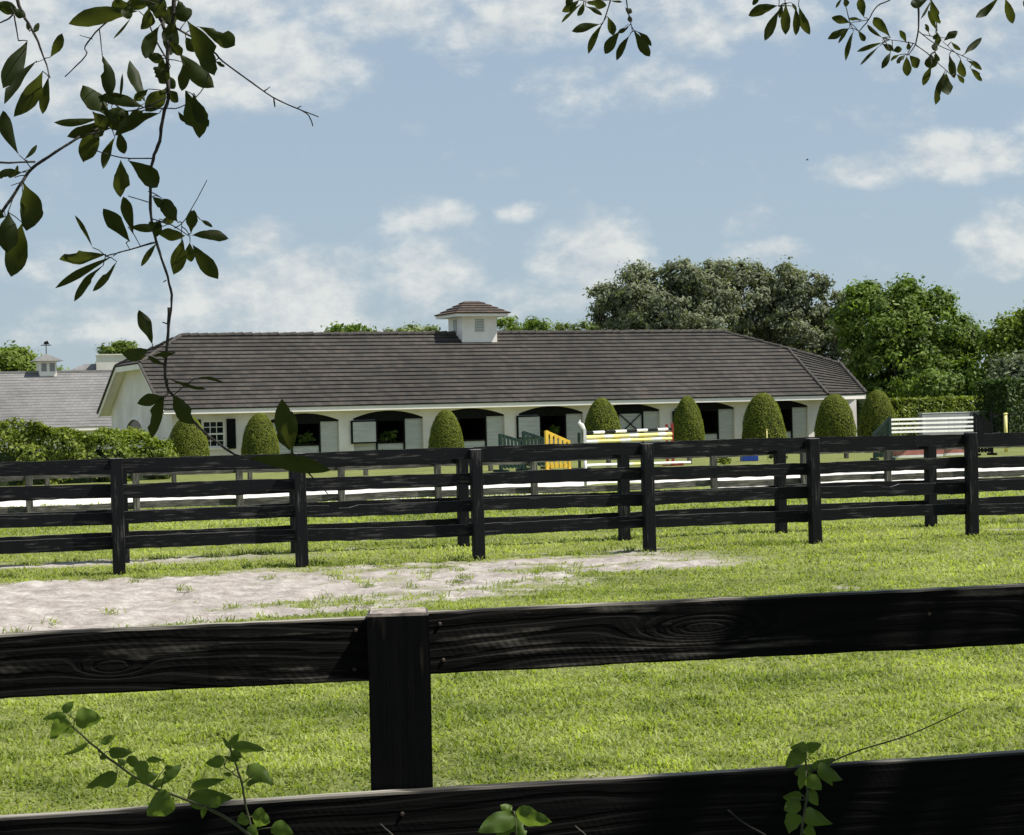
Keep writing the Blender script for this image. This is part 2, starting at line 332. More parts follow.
def spread(lo, hi, fine_lo, fine_hi, step, grow=1.25):
    v = list(np.arange(fine_lo, fine_hi, step)); s = step; x = fine_lo
    pre = []
    while x > lo: s *= grow; x -= s; pre.append(x)
    s = step; x = v[-1]; post = []
    while x < hi: s *= grow; x += s; post.append(x)
    return np.array(pre[::-1]+v+post)
gx = spread(-900, 900, -9, 10, .085); gy = spread(-60, 1500, 8.3, 34, .085)
GX, GY = np.meshgrid(gx, gy)
SM = sandmask(GX, GY)
Z = (fnoise(GX*.35, GY*.35, 5, 3)-.5)*.07*ss(6, 9, GY)*ss(60, 40, GY)
Z = Z+SM*((fnoise(GX*3, GY*3, 21, 5)-.5)*.13+(rng.random(GX.shape)-.5)*.03-.01)
Z = np.where((np.abs(GX) < 14), Z, 0)
nx, ny = len(gx), len(gy)
idx = np.arange(nx*ny).reshape(ny, nx)
q = np.stack([idx[:-1,:-1], idx[:-1,1:], idx[1:,1:], idx[1:,:-1]], -1).reshape(-1, 4)
me = np_mesh('lawn', np.stack([GX, GY, Z], -1).reshape(-1, 3), q.ravel(), np.full(len(q), 4), {'sand': SM.ravel()})
me.polygons.foreach_set('use_smooth', [True]*len(me.polygons))
m, n, l, b = newmat('lawn and sandy earth'); b.inputs['Roughness'].default_value = .95; b.inputs['Specular IOR Level'].default_value = .1
tcn = n.new('ShaderNodeTexCoord'); at = n.new('ShaderNodeAttribute'); at.attribute_name = 'sand'
def ramp(fac, c, pos):
    r = n.new('ShaderNodeValToRGB'); l.new(fac, r.inputs[0]); e = r.color_ramp.elements
    e[0].color = (*c[0], 1); e[0].position = pos[0]; e[1].color = (*c[-1], 1); e[1].position = pos[-1]
    for cc_, pp in zip(c[1:-1], pos[1:-1]): k = e.new(pp); k.color = (*cc_, 1)
    return r.outputs[0]
def nz(s, d=6, st=(1,1,1), r=.6):
    mp = n.new('ShaderNodeMapping'); mp.inputs['Scale'].default_value = st; l.new(tcn.outputs['Object'], mp.inputs[0])
    x = n.new('ShaderNodeTexNoise'); x.inputs['Scale'].default_value = s; x.inputs['Detail'].default_value = d; x.inputs['Roughness'].default_value = r; l.new(mp.outputs[0], x.inputs['Vector']); return x.outputs['Fac']
gcol = ramp(nz(.5, 9, (1,1.6,1), .72), [(.12,.135,.045),(.17,.19,.065),(.23,.245,.10)], [.3,.5,.72])
gcol2 = n.new('ShaderNodeMix'); gcol2.data_type = 'RGBA'; gcol2.blend_type = 'MULTIPLY'; gcol2.inputs[0].default_value = .8
l.new(gcol, gcol2.inputs[6]); l.new(ramp(nz(9, 4), [(.45,.5,.4),(1.15,1.1,1.0)], [.35,.62]), gcol2.inputs[7])
scol = ramp(nz(2.6, 10, (1,1.3,1), .8), [(.19,.165,.145),(.32,.285,.26),(.47,.44,.405)], [.34,.5,.64])
mx = n.new('ShaderNodeMix'); mx.data_type = 'RGBA'; l.new(at.outputs['Fac'], mx.inputs[0]); l.new(gcol2.outputs[2], mx.inputs[6]); l.new(scol, mx.inputs[7]); l.new(mx.outputs[2], b.inputs['Base Color'])
bu = n.new('ShaderNodeBump'); bu.inputs['Strength'].default_value = .7; bu.inputs['Distance'].default_value = .03; l.new(nz(14, 5), bu.inputs['Height']); l.new(bu.outputs[0], b.inputs['Normal'])
o = link('lawn_ground', me, m); tag(o, kind='structure')

# arena sand sheet (4 mm above the lawn), parallel to the fences
m, n, l, b = newmat('white arena sand'); b.inputs['Roughness'].default_value = .95; b.inputs['Specular IOR Level'].default_value = .1
tcn = n.new('ShaderNodeTexCoord')
l.new(ramp(nz(.8, 8, (1,2,1)), [(.52,.49,.44),(.72,.69,.64)], [.35,.65]), b.inputs['Base Color'])
bu = n.new('ShaderNodeBump'); bu.inputs['Strength'].default_value = .5; bu.inputs['Distance'].default_value = .03; l.new(nz(5, 5), bu.inputs['Height']); l.new(bu.outputs[0], b.inputs['Normal'])
mb = MB(); c0 = Vector((0, 45.0, 0)); e1 = Vector((cos(R(19.5)), sin(R(19.5)), 0)); e2 = Vector((-e1.y, e1.x, 0))
k = 60; top = []; bot = []
for i in range(k+1):
    t = -34+68*i/k
    bot.append(c0+e1*t+e2*(.15*sin(i*1.7)+.1*random.random())); top.append(c0+e1*t+e2*(14.2+.2*random.random()))
vs = [Vector((p.x, p.y, .004)) for p in bot]+[Vector((p.x, p.y, .004)) for p in top]
mb.add(vs, [(i, i+1, k+2+i, k+1+i) for i in range(k)])
tag(mb.build('arena_sand', m), kind='structure')

# grass blades
def blades(n_, y0, y1, half, ln, wd, xy=None):
    y = y0+(y1-y0)*rng.random(n_); x = (rng.random(n_)*2-1)*(half*y+1.0)
    if xy is not None: x, y = xy
    s = sandmask(x, y); keep = rng.random(n_) > s*1.25-.22*(fnoise(x*2.5, y*2.5, 191, 2) > .56)
    if xy is not None: keep = np.ones(len(x), bool)
    else: keep &= ss(.3, .6, fnoise(x*5.5, y*5.5, 91, 3))*.7+.3 > rng.random(n_)
    x = x[keep]; y = y[keep]; k = len(x)
    zi = (fnoise(x*.35, y*.35, 5, 3)-.5)*.07*ss(6, 9, y)*ss(60, 40, y)-.006
    clump = fnoise(x*2.2, y*2.2, 101, 3)
    L_ = ln*(.5+rng.random(k))*(.45+1.0*clump)*(1-.5*np.minimum(s[keep]*4, 1) if xy is None else 1)*(1+.5*(vnoise(x*9, y*9, 303) > .7)); w = wd*(.6+.8*rng.random(k))
    a = rng.random(k)*2*pi; tilt = .35+1.0*rng.random(k)
    dx = np.cos(a)*np.sin(tilt); dy = np.sin(a)*np.sin(tilt); dz = np.cos(tilt)
    px_ = -np.sin(a); py_ = np.cos(a)
    yaw = rng.random(k)*1.6-.8; wx = px_*np.cos(yaw)+np.cos(a)*np.sin(yaw); wy = py_*np.cos(yaw)+np.sin(a)*np.sin(yaw)
    b0 = np.stack([x, y, zi], -1); wv = np.stack([wx, wy, 0*wx], -1)*w[:, None]/2
    d = np.stack([dx, dy, dz], -1)*L_[:, None]
    mid = b0+d*.55+np.stack([0*x, 0*x, L_*.10], -1); tip = b0+d+np.stack([dx*L_*.25, dy*L_*.25, -L_*.10], -1)
    V = np.stack([b0-wv*.7, b0+wv*.7, mid+wv, mid-wv, tip], 1).reshape(-1, 3)
    o_ = np.arange(k)[:, None]*5
    lp = np.concatenate([o_+np.array([[0, 1, 2, 3]]), o_+np.array([[3, 2, 4]])], 1).ravel()
    sz = np.tile([4, 3], k)
    tnt = np.repeat(np.clip(.55*rng.random(k)+1.3*(fnoise(x*.6, y*.8, 44, 4)-.5)+.8*(fnoise(x*5, y*5, 47, 2)-.5)+.25, 0, 1), 5)
    return V, lp, sz, tnt
mt['grass'] = leafmat('lawn grass blades', (.12,.155,.028), (.42,.455,.145), trans=.42, rough=.55, spec=.25, noise_s=.8)
Vs, Ls, Ss, Ts = [], [], [], []; base = 0
for args in [(300000, 8.4, 14, .32, .038, .0105), (210000, 14, 22, .32, .038, .013), (140000, 22, 34, .31, .046, .018), (90000, 34, 46, .30, .06, .028)]:
    V, lp, sz, tn = blades(*args); Vs.append(V); Ls.append(lp+base); Ss.append(sz); Ts.append(tn); base += len(V)
# taller tufts: along the fence lines, round the bare patch and scattered
cx_ = []; cy_ = []
for (pa, pb, nn_, sg) in [(P(-60,570,24.1), P(1100,540,28.0), 190, .09), (P(-60,553,26.6), P(1100,527,31), 120, .09)]:
    f = rng.random(nn_); cx_.append(pa.x+(pb.x-pa.x)*f+rng.normal(size=nn_)*sg); cy_.append(pa.y+(pb.y-pa.y)*f+rng.normal(size=nn_)*sg)
yy = 10+14*rng.random(1500)**.8; xx = (rng.random(1500)*2-1)*.33*yy; sm_ = sandmask(xx, yy); kk = ((sm_ > .15) & (sm_ < .97) & (rng.random(1500) < .75)) | (rng.random(1500) < .025)
cx_.append(xx[kk]); cy_.append(yy[kk]); cx_ = np.concatenate(cx_); cy_ = np.concatenate(cy_); rp = 34
tx = np.repeat(cx_, rp)+rng.normal(size=len(cx_)*rp)*.055; ty = np.repeat(cy_, rp)+rng.normal(size=len(cx_)*rp)*.055
V, lp, sz, tn = blades(len(tx), 0, 1, 0, .072, .010, xy=(tx, ty)); Vs.append(V); Ls.append(lp+base); Ss.append(sz); Ts.append(tn*.8); base += len(V)
me = np_mesh('grass', np.concatenate(Vs), np.concatenate(Ls), np.concatenate(Ss), {'tint': np.concatenate(Ts)})
tag(link('grass', me, mt['grass']), kind='stuff', label='short sunlit green grass blades covering the paddock lawn', cat='grass')

# ------------------------------------------------------------------ fences
def fence(name, label, p0, p1, pxs, tops, rail_h, rail_t, post_w, post_h, matr, matp, seed=1, jit=.012):
    """a straight post and rail fence from p0 towards p1; posts stand where the sight columns pxs meet its line"""
    rd = random.Random(seed); p0 = Vector((p0.x, p0.y, 0)); p1 = Vector((p1.x, p1.y, 0)); d1 = (p1-p0).normalized(); d2 = Vector((-d1.y, d1.x, 0)); ang = math.atan2(d1.y, d1.x)
    root = empty(name, p0, ang, label=label, cat='fence'); xs = []
    for px in pxs:
        a_, _ = uv(px, 480); xs.append((a_*p0.y-p0.x)/(d1.x-a_*d1.y))
    for i, x in enumerate(xs):
        mb = MB(); h = post_h+rd.uniform(-.015, .02); w = post_w/2
        mb.box(-w, w, -w, w, -.25, h)
        me = mb.mesh('post'); me.transform(Matrix.Rotation(R(90), 4, 'Y'))
        o = link('post', me, matp, root, (x, 0, 0), (rd.uniform(-.012,.012), R(-90)+rd.uniform(-.012,.012), 0)); bv = o.modifiers.new('bevel', 'BEVEL'); bv.width = .008; bv.segments = 2
        if i < len(xs)-1:
            sp_ = xs[i+1]-x
            for tz in tops:
                z0 = tz+rd.uniform(-jit, jit); z1 = tz+rd.uniform(-jit, jit); hh = rail_h*rd.uniform(.93, 1.06)
                mb = MB(); k = 18; vs = []; bow = rd.uniform(-.014, .014); notch = rd.random() < .05; nx_ = rd.uniform(.2, .8)
                for j in range(k+1):
                    f = j/k; xx = -.01+f*(sp_+.02); zt = z0+(z1-z0)*f+bow*4*f*(1-f)+rd.uniform(-.004, .004); yb = rd.uniform(-.003,.003)
                    zb = zt-hh+rd.uniform(-.004, .004)
                    if notch and abs(f-nx_) < .05: zt -= .03
                    vs += [(xx, -rail_t/2+yb, zb), (xx, rail_t/2+yb, zb), (xx, rail_t/2+yb, zt), (xx, -rail_t/2+yb, zt)]
                fs = [(0,1,2,3), (k*4+3, k*4+2, k*4+1, k*4)]
                for j in range(k):
                    a = j*4; b_ = a+4
                    for q_ in range(4): fs.append((a+q_, b_+q_, b_+(q_+1) % 4, a+(q_+1) % 4))
                mb.add(vs, fs)
                off = post_w/2+rail_t/2+.003
                mb.build('rail', matr, root, (x, off+(.004 if i % 2 else 0), 0))
    return root
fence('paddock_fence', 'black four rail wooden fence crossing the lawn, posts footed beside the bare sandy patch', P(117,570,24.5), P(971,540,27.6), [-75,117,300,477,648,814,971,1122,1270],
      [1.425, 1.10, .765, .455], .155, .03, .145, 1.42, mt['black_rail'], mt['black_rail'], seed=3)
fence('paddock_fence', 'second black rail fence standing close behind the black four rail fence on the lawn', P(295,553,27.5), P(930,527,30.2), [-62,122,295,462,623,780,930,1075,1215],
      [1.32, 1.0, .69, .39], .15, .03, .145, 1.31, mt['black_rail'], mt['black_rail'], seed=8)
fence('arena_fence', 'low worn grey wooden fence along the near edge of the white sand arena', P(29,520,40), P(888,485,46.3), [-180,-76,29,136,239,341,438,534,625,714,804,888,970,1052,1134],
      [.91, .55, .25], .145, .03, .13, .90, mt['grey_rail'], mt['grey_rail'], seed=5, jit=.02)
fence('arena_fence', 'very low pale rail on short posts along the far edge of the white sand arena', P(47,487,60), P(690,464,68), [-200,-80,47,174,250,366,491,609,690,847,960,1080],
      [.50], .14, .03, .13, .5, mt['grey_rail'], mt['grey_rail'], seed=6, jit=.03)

# near fence, in the shade of the tree
NO = P(398, 613, 4.40); NO.z = 0; NA = R(12.2)
nf = empty('boundary_fence', NO, NA, label='near black plank fence in the shade with one thick square post', cat='fence')
def plank(x0, x1, zt, zb, y0, y1, seed, slope=0.0):
    rd = np.random.default_rng(seed); k = 120; xs = np.linspace(x0, x1, k)
    ze = np.cumsum(rd.normal(0, .0006, k)); ze -= np.linspace(ze[0], ze[-1], k); ze2 = np.cumsum(rd.normal(0, .0007, k)); ze2 -= np.linspace(ze2[0], ze2[-1], k)
    prof = 10; vs = []
    for i in range(k):
        t = zt+ze[i]+slope*xs[i]; b_ = zb+ze2[i]+slope*xs[i]; r = .004+.001*rd.random()
        yy = rd.normal(0, .0005)
        for (a, c) in [(y0, b_+r), (y0, b_+(t-b_)*.33), (y0, b_+(t-b_)*.66), (y0, t-r), (y0+r, t), (y1-r, t), (y1, t-r), (y1, b_+r), (y1-r, b_), (y0+r, b_)]:
            vs.append((xs[i], a+yy, c))
    fs = [tuple(range(prof)), tuple(reversed([(k-1)*prof+j for j in range(prof)]))]
    for i in range(k-1):
        for j in range(prof): fs.append((i*prof+j, i*prof+(j+1) % prof, (i+1)*prof+(j+1) % prof, (i+1)*prof+j)[::-1])
    return MB().add(vs, fs)
PW = .134
def rz(y, d): return CH-(y-416.5)*d/F
ztop = 1.415
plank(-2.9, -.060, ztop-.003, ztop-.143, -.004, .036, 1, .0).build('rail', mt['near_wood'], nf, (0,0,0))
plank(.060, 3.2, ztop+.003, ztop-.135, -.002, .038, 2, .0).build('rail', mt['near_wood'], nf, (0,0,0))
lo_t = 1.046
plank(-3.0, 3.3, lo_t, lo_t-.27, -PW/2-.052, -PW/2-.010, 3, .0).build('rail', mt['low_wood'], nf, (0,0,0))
def post_near(x):
    mb = MB(); h = 1.424; w = PW/2
    zs = [-.3, 0, .4, .8, 1.1, 1.3, h-.006]; vs = []
    for z in zs:
        for a, c in [(-w, -w), (w, -w), (w, w), (-w, w)]: vs.append((a+random.uniform(-.001, .001), c, z))
    vs += [(-w+.006, -w+.006, h), (w-.006, -w+.006, h), (w-.006, w-.006, h), (-w+.006, w-.006, h)]
    fs = [];  kk = len(zs)
    for i in range(kk):
        for j in range(4): fs.append((i*4+j, i*4+(j+1) % 4, i*4+4+(j+1) % 4, i*4+4+j))
    fs.append((kk*4, kk*4+1, kk*4+2, kk*4+3))
    me = mb.add(vs, fs).mesh('post')
    # grain runs along local X of the material: mesh is laid down and stood up again
    me.transform(Matrix.Rotation(R(90), 4, 'Y'))
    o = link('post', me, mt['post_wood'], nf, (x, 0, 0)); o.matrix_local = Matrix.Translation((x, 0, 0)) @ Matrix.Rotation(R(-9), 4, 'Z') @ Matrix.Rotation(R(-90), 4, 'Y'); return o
post_near(0)
nailm = plain('rusty nail head', (.10,.07,.05), (.05,.035,.03), 60, .6)
for (x_, y_, z_) in [(-.095, -.004, 1.385), (-.10, -.004, 1.30), (.092, -.002, 1.39), (.098, -.002, 1.31), (-.02, -.119, 1.0), (.03, -.119, .93), (1.25, -.002, 1.36)]:
    MB().tube([(x_, y_+.004, z_), (x_, y_-.002, z_), (x_, y_-.003, z_)], [.0045, .0045, .003], 9).build('nail', nailm, nf)
post_near(-2.42); post_near(2.44)

# ------------------------------------------------------------------ barn
BA = R(23); BO = Vector((-.5, 86, 0)); b1 = Vector((cos(BA), sin(BA), 0)); b2 = Vector((-sin(BA), cos(BA), 0))
barn = empty('stable_barn', BO, BA, label='long white horse barn with dark tiled roof, cupola and arched stall openings', cat='barn')
def TZ(px, py, s, O=BO, d1=b1, d2=b2):
    a, b_ = uv(px, py); o_ = O+d2*s
    t = (a*o_.y-o_.x)/(d1.x-a*d1.y); y = o_.y+d1.y*t
    return t, CH+y*b_
W2 = 6.5; ZE = 2.36; ZR = 5.58; OV = .55
tL = TZ(163, 413, 0)[0]; tRL = TZ(181, 337.5, W2)[0]; tRR = TZ(723, 331, W2)[0]; tE1 = TZ(828, 393.5, 0)[0]; 
def front(s): return ZE+(ZR-ZE)*s/W2
sC = .62*W2
# right end: hip vertex on the front slope, found along its sight line
def ray_plane(px, py, p0, nrm):
    a, b_ = uv(px, py); d = Vector((a, 1, b_)); c = Vector((0, 0, CH)); k_ = (p0-c).dot(nrm)/d.dot(nrm); return c+d*k_
def loc(p): q_ = p-BO; return Vector((q_.dot(b1), q_.dot(b2), p.z))
def wld(t, s, z): return BO+b1*t+b2*s+Vector((0, 0, z))
fn = (wld(1, 0, ZE)-wld(0, 0, ZE)).cross(wld(0, W2, ZR)-wld(0, 0, ZE)).normalized()
Hh = loc(ray_plane(788, 349.5, wld(0, 0, ZE), fn))
E1 = Vector((tE1, 0, ZE)); tE2 = TZ(866, 392.5, .7)[0]; E2 = Vector((tE2, .7, ZE+.03))
pn = (E1-Hh).cross(E2-Hh)
wn_ = b1*pn.x+b2*pn.y+Vector((0, 0, pn.z))
Kk = loc(ray_plane(840, 364.5, wld(*E1), wn_))
print('barn', tL, tRL, tRR, tE1, tE2, Hh, Kk)

def courses(name, left, right, z0, z1, n_, nrm_up, mat, thick=.056):
    """stepped rows of tiles; left(f), right(f) give the ends of the slope at fraction f"""
    vs = []; fs = []; cr = []
    for i in range(n_):
        f0 = i/n_; f1 = (i+1)/n_
        a0, b0_, a1, b1_ = left(f0), right(f0), left(f1), right(f1)
        u_ = Vector(nrm_up)*thick; e_ = Vector(nrm_up)*.004
        k_ = len(vs); seg = 40; j_ = random.uniform(-.003,.003)
        for s_ in range(seg+1):
            g = s_/seg
            p0 = a0.lerp(b0_, g); p1 = a1.lerp(b1_, g); wob = Vector((0, 0, random.uniform(-.005, .005)))
            vs += [p0-Vector(nrm_up)*.01, p0+u_+wob, p1+e_]; cr += [i, i, i]
        for s_ in range(seg):
            o_ = k_+s_*3
            fs += [(o_, o_+3, o_+4, o_+1), (o_+1, o_+4, o_+5, o_+2)]
    me = bpy.data.meshes.new(name); me.from_pydata([tuple(v) for v in vs], [], fs); me.update()
    at = me.attributes.new('course', 'FLOAT', 'POINT'); at.data.foreach_set('value', np.array(cr, np.float32))
    return me
def lerp3(pts, f):                       # pts = [(f, Vector)...]
    for (fa, a), (fb, b_) in zip(pts, pts[1:]):
        if f <= fb+1e-9: return a.lerp(b_, (f-fa)/(fb-fa))
    return pts[-1][1]
CL_ = Vector((tL, sC, front(sC))); RLv = Vector((tRL, W2, ZR)); RRv = Vector((tRR, W2, ZR))
nu = Vector((0, -(ZR-ZE), W2)).normalized()
lpts = [(0, Vector((tL, 0, ZE))), (.62, CL_), (1, RLv)]
rpts = [(0, E1), (Hh.y/W2, Hh), (1, RRv)]
roof = link('roof', courses('roof_front', lambda f: lerp3(lpts, f), lambda f: lerp3(rpts, f), ZE, ZR, 18, nu, mt['roof']), mt['roof'], barn)
# second slope at the right end
n2_ = (E2-E1).cross(Hh-E1).normalized()
if n2_.z < 0: n2_ = -n2_
fk = 1
nn = 14
link('roof_slope', courses('roof_slope', lambda f: E1.lerp(Hh, f), lambda f: E2.lerp(Kk, f), 0, 0, nn, n2_, mt['roof']), mt['roof'], barn)
# left clipped gable hip and the rear slopes
def mir(v): return Vector((v.x, 2*W2-v.y, v.z))
nh = (CL_-RLv).cross(mir(CL_)-RLv).normalized(); nh = nh if nh.z > 0 else -nh
link('roof_hip', courses('roof_hip', lambda f: mir(CL_).lerp(RLv, f*.995), lambda f: CL_.lerp(RLv, f*.995), 0, 0, 7, nh, mt['roof']), mt['roof'], barn)
rb = MB()
E1m, E2m, Hm, Km, CLm = mir(E1), mir(E2), mir(Hh), mir(Kk), mir(CL_)
ELm = Vector((tL, 2*W2, ZE)); EL = Vector((tL, 0, ZE))
dn = Vector((0, 0, -.02))
rb.add([v+dn for v in (ELm, E1m, Hm, RRv, RLv, CLm)], [(0,1,2,3,4,5)])
rb.add([v+dn for v in (E1m, E2m, Km, Hm)], [(0,1,2,3)])
rb.add([v+dn for v in (RRv, Hh, Hm)], [(0,1,2)]); rb.add([v+dn for v in (Hh, Kk, Km, Hm)], [(0,1,2,3)]); rb.add([v+dn for v in (Kk, E2, E2m, Km)], [(0,1,2,3)])
me = rb.mesh('roof_rear'); at = me.attributes.new('course', 'FLOAT', 'POINT'); at.data.foreach_set('value', np.zeros(len(me.vertices), np.float32))
link('rear_roof', me, mt['roof'], barn)
# ridge and hip caps
mb = MB()
def caps(a, b_, r=.11, step=.4):
    n_ = max(1, int((b_-a).length/step)); 
    for i in range(n_):
        p = a.lerp(b_, i/n_); q_ = a.lerp(b_, (i+.96)/n_); up = Vector((0, 0, .035+random.uniform(-.012, .012)))
        mb.tube([p+up, q_+up+Vector((0,0,.02))], [r*.95, r*1.08], 8)
caps(RLv, RRv); caps(RRv, Hh, .08); caps(Hh, Kk, .09); caps(E1+Vector((0,0,.02)), Hh, .075); caps(E2+Vector((0,0,.02)), Kk, .09); caps(CL_, RLv, .08); caps(CLm, RLv, .08)
capm = plain('ridge tile', (.07,.06,.052), (.04,.035,.031), 5, .85)
mb.build('ridge_cap', capm, barn)
# fascia + soffit
mb = MB(); FH = .20
mb.box(tL+.03, tE1, .03, .07, ZE-FH, ZE-.012)
mb.bar(E1+Vector((0,.05,-FH/2-.01)), E2+Vector((0,.05,-FH/2-.03)), .04, FH)
mb.bar(E2+Vector((-.03,0,-FH/2-.03)), E2m+Vector((-.03,0,-FH/2-.03)), .04, FH)
mb.box(tL+.05, tE1, .075, OV+.02, ZE-FH+.01, ZE-FH+.03)
mb.add([(tE1-.3,OV,ZE-FH+.012),(tE1,.075,ZE-FH+.012),(tE2-.06,.76,ZE-FH+.012),(tE2-.06,2*W2-.8,ZE-FH+.012),(tE1-.3,2*W2-.1,ZE-FH+.012)], [(0,1,2,3,4)])
mb.build('fascia', mt['white'], barn)
# barge boards of the clipped gable
mb = MB(); xo = tL+.02
for (a, b_) in [((xo, 0, ZE-.13), (xo, sC, front(sC)-.13)), ((xo, 2*W2, ZE-.13), (xo, 2*W2-sC, front(sC)-.13)), ((xo, sC, front(sC)-.13), (xo, 2*W2-sC, front(sC)-.13))]:
    mb.bar(a, b_, .04, .22, up=(0,0,1))
mb.build('barge_board', mt['white'], barn)
mb = MB(); xo = tL-.02
for (a, b_) in [((xo, -.02, ZE), (xo, sC, front(sC))), ((xo, 2*W2+.02, ZE), (xo, 2*W2-sC, front(sC)))]:
    MB().bar(a, b_, .10, .08, up=(0,0,1)).build('roof_edge', capm, barn)
# soffit of gable overhang
mb = MB(); go = .5
mb.add([(tL+.05,.0,ZE-.16),(tL+.05,sC,front(sC)-.16),(tL+go+.1,sC,front(sC)-.16),(tL+go+.1,0,ZE-.16)], [(0,1,2,3)])
mb.add([(tL+.05,2*W2,ZE-.16),(tL+.05,2*W2-sC,front(sC)-.16),(tL+go+.1,2*W2-sC,front(sC)-.16),(tL+go+.1,2*W2,ZE-.16)], [(0,1,2,3)])
mb.add([(tL+.05,sC,front(sC)-.16),(tL+.05,2*W2-sC,front(sC)-.16),(tL+go+.1,2*W2-sC,front(sC)-.16),(tL+go+.1,sC,front(sC)-.16)], [(0,1,2,3)])
mb.build('soffit', mt['white'], barn)

# walls; the arched stall openings are cut in the front wall
WS = OV; wt = .3; tW0 = tL+go; tW1 = TZ(857, 430, WS)[0]
bays = [(268,339,413.3), (353.5,423.3,410.5), (436,504.8,408.3), (519,583.5,406), (598,660.3,403.5), (675,735,401.5), (750,808.5,399.8)]
BY = []; STALLP = []
for (xa, xb, yt) in bays:
    ta = TZ(xa, 430, WS)[0]; tb = TZ(xb, 430, WS)[0]; za = TZ((xa+xb)/2, yt, WS)[1]; BY.append((ta, tb, za))
mb = MB(); HT = ZE-.10
def panel(t0, t1, z0a, z0b, reveal=True):
    mb.add([(t0,WS,z0a),(t1,WS,z0b),(t1,WS,HT),(t0,WS,HT)], [(0,1,2,3)])
    mb.add([(t0,WS+wt,z0a),(t1,WS+wt,z0b),(t1,WS+wt,HT),(t0,WS+wt,HT)], [(3,2,1,0)])
    if z0a > .1: mb.add([(t0,WS,z0a),(t1,WS,z0b),(t1,WS+wt,z0b),(t0,WS+wt,z0a)], [(3,2,1,0)])
prev = tW0
wt0, wzb = TZ(203, 448, WS); wt1, wzt = TZ(225, 420, WS)
for (ta, tb, za) in BY:
    if prev == tW0:          # window opening
        panel(prev, wt0, 0, 0); panel(wt0, wt1, wzt, wzt); panel(wt1, ta, 0, 0)
        mb.box(wt0, wt1, WS, WS+wt, 0, wzb)
        for t_ in (wt0, wt1): mb.add([(t_,WS,wzb),(t_,WS+wt,wzb),(t_,WS+wt,wzt),(t_,WS,wzt)], [(0,1,2,3)])
    else: panel(prev, ta, 0, 0)
    k = 16
    for i in range(k):
        f0 = i/k; f1 = (i+1)/k; rise = .30
        zf = lambda f: za-rise*(2*f-1)**2*1.0-(.06 if f in (0, 1) else 0)*0
        panel(ta+(tb-ta)*f0, ta+(tb-ta)*f1, zf(f0), zf(f1))
    for t_ in (ta, tb): mb.add([(t_,WS,0),(t_,WS+wt,0),(t_,WS+wt,za-.3),(t_,WS,za-.3)], [(0,1,2,3)])
    prev = tb
panel(prev, tW1, 0, 0)
# right, rear and gable walls
mb.add([(tW1,WS,0),(tW1,2*W2-OV,0),(tW1,2*W2-OV,HT),(tW1,WS,HT)], [(0,1,2,3)])
mb.add([(tW0,2*W2-OV,0),(tW1,2*W2-OV,0),(tW1,2*W2-OV,HT),(tW0,2*W2-OV,HT)], [(3,2,1,0)])
mb.add([(tW0,WS,0),(tW0,WS,front(WS)-.18),(tW0,sC,front(sC)-.18),(tW0,2*W2-sC,front(sC)-.18),(tW0,2*W2-WS,front(WS)-.18),(tW0,2*W2-WS,0)], [(0,1,2,3,4,5)])
mb.build('wall', mt['stucco'], barn)
# arched window in the gable
gyc = 4.6
def gable_pt(px, py): 
    a, b_ = uv(px, py); o_ = BO+b1*tW0; s_ = (a*o_.y-o_.x)/(b2.x-a*b2.y); y = o_.y+b2.y*s_; return s_, CH+y*b_
s_a, z_t = gable_pt(144, 418); s_b, z_b = gable_pt(128, 440)
s0_, s1_ = min(s_a, s_b), max(s_a, s_b)
wd = MB(); pts = [(s0_, z_b), (s1_, z_b)]+[((s0_+s1_)/2+(s1_-s0_)/2*cos(a), z_t-.55+.55*sin(a)) for a in np.linspace(0, pi, 10)]
def arch_frame(mb, pts, x0, w, d):
    cx = sum(p[0] for p in pts)/len(pts); cz = sum(p[1] for p in pts)/len(pts)
    for a, b_ in zip(pts, pts[1:]+pts[:1]): mb.bar((x0, a[0], a[1]), (x0, b_[0], b_[1]), d, w, up=(1,0,0))
arch_frame(wd, pts, tW0-.03, .10, .10)
wd.bar((tW0-.03,(s0_+s1_)/2,z_b),(tW0-.03,(s0_+s1_)/2,z_t),.05,.05); wd.bar((tW0-.03,s0_,z_t-.6),(tW0-.03,s1_,z_t-.6),.05,.05)
wo = wd.build('window', mt['white'], barn)
MB().add([(tW0-.012, p[0], p[1]) for p in pts], [tuple(range(len(pts)))]).build('pane', mt['glass'], wo)

# front window 6 over 6 with shutters
wd = MB(); fw = .07; yw = WS+.06
wd.box(wt0, wt0+fw, yw, yw+.08, wzb, wzt); wd.box(wt1-fw, wt1, yw, yw+.08, wzb, wzt); wd.box(wt0+fw, wt1-fw, yw, yw+.08, wzt-fw, wzt); wd.box(wt0+fw, wt1-fw, yw, yw+.08, wzb, wzb+fw)
zm = (wzb+wzt)/2; wd.box(wt0+fw, wt1-fw, yw+.01, yw+.07, zm-.035, zm+.035)
for i in (1, 2): tt = wt0+fw+(wt1-wt0-2*fw)*i/3; wd.box(tt-.014, tt+.014, yw+.02, yw+.06, wzb+fw, wzt-fw)
for zc in (.25, .75): wd.box(wt0+fw, wt1-fw, yw+.025, yw+.055, wzb+(wzt-wzb)*zc-.013, wzb+(wzt-wzb)*zc+.013)
wd.box(wt0-.08, wt1+.08, WS-.05, WS+.05, wzb-.09, wzb-.005)
wo = wd.build('window', mt['white'], barn)
MB().box(wt0+.02, wt1-.02, yw+.06, yw+.075, wzb+.02, wzt-.02).build('pane', mt['glass'], wo)
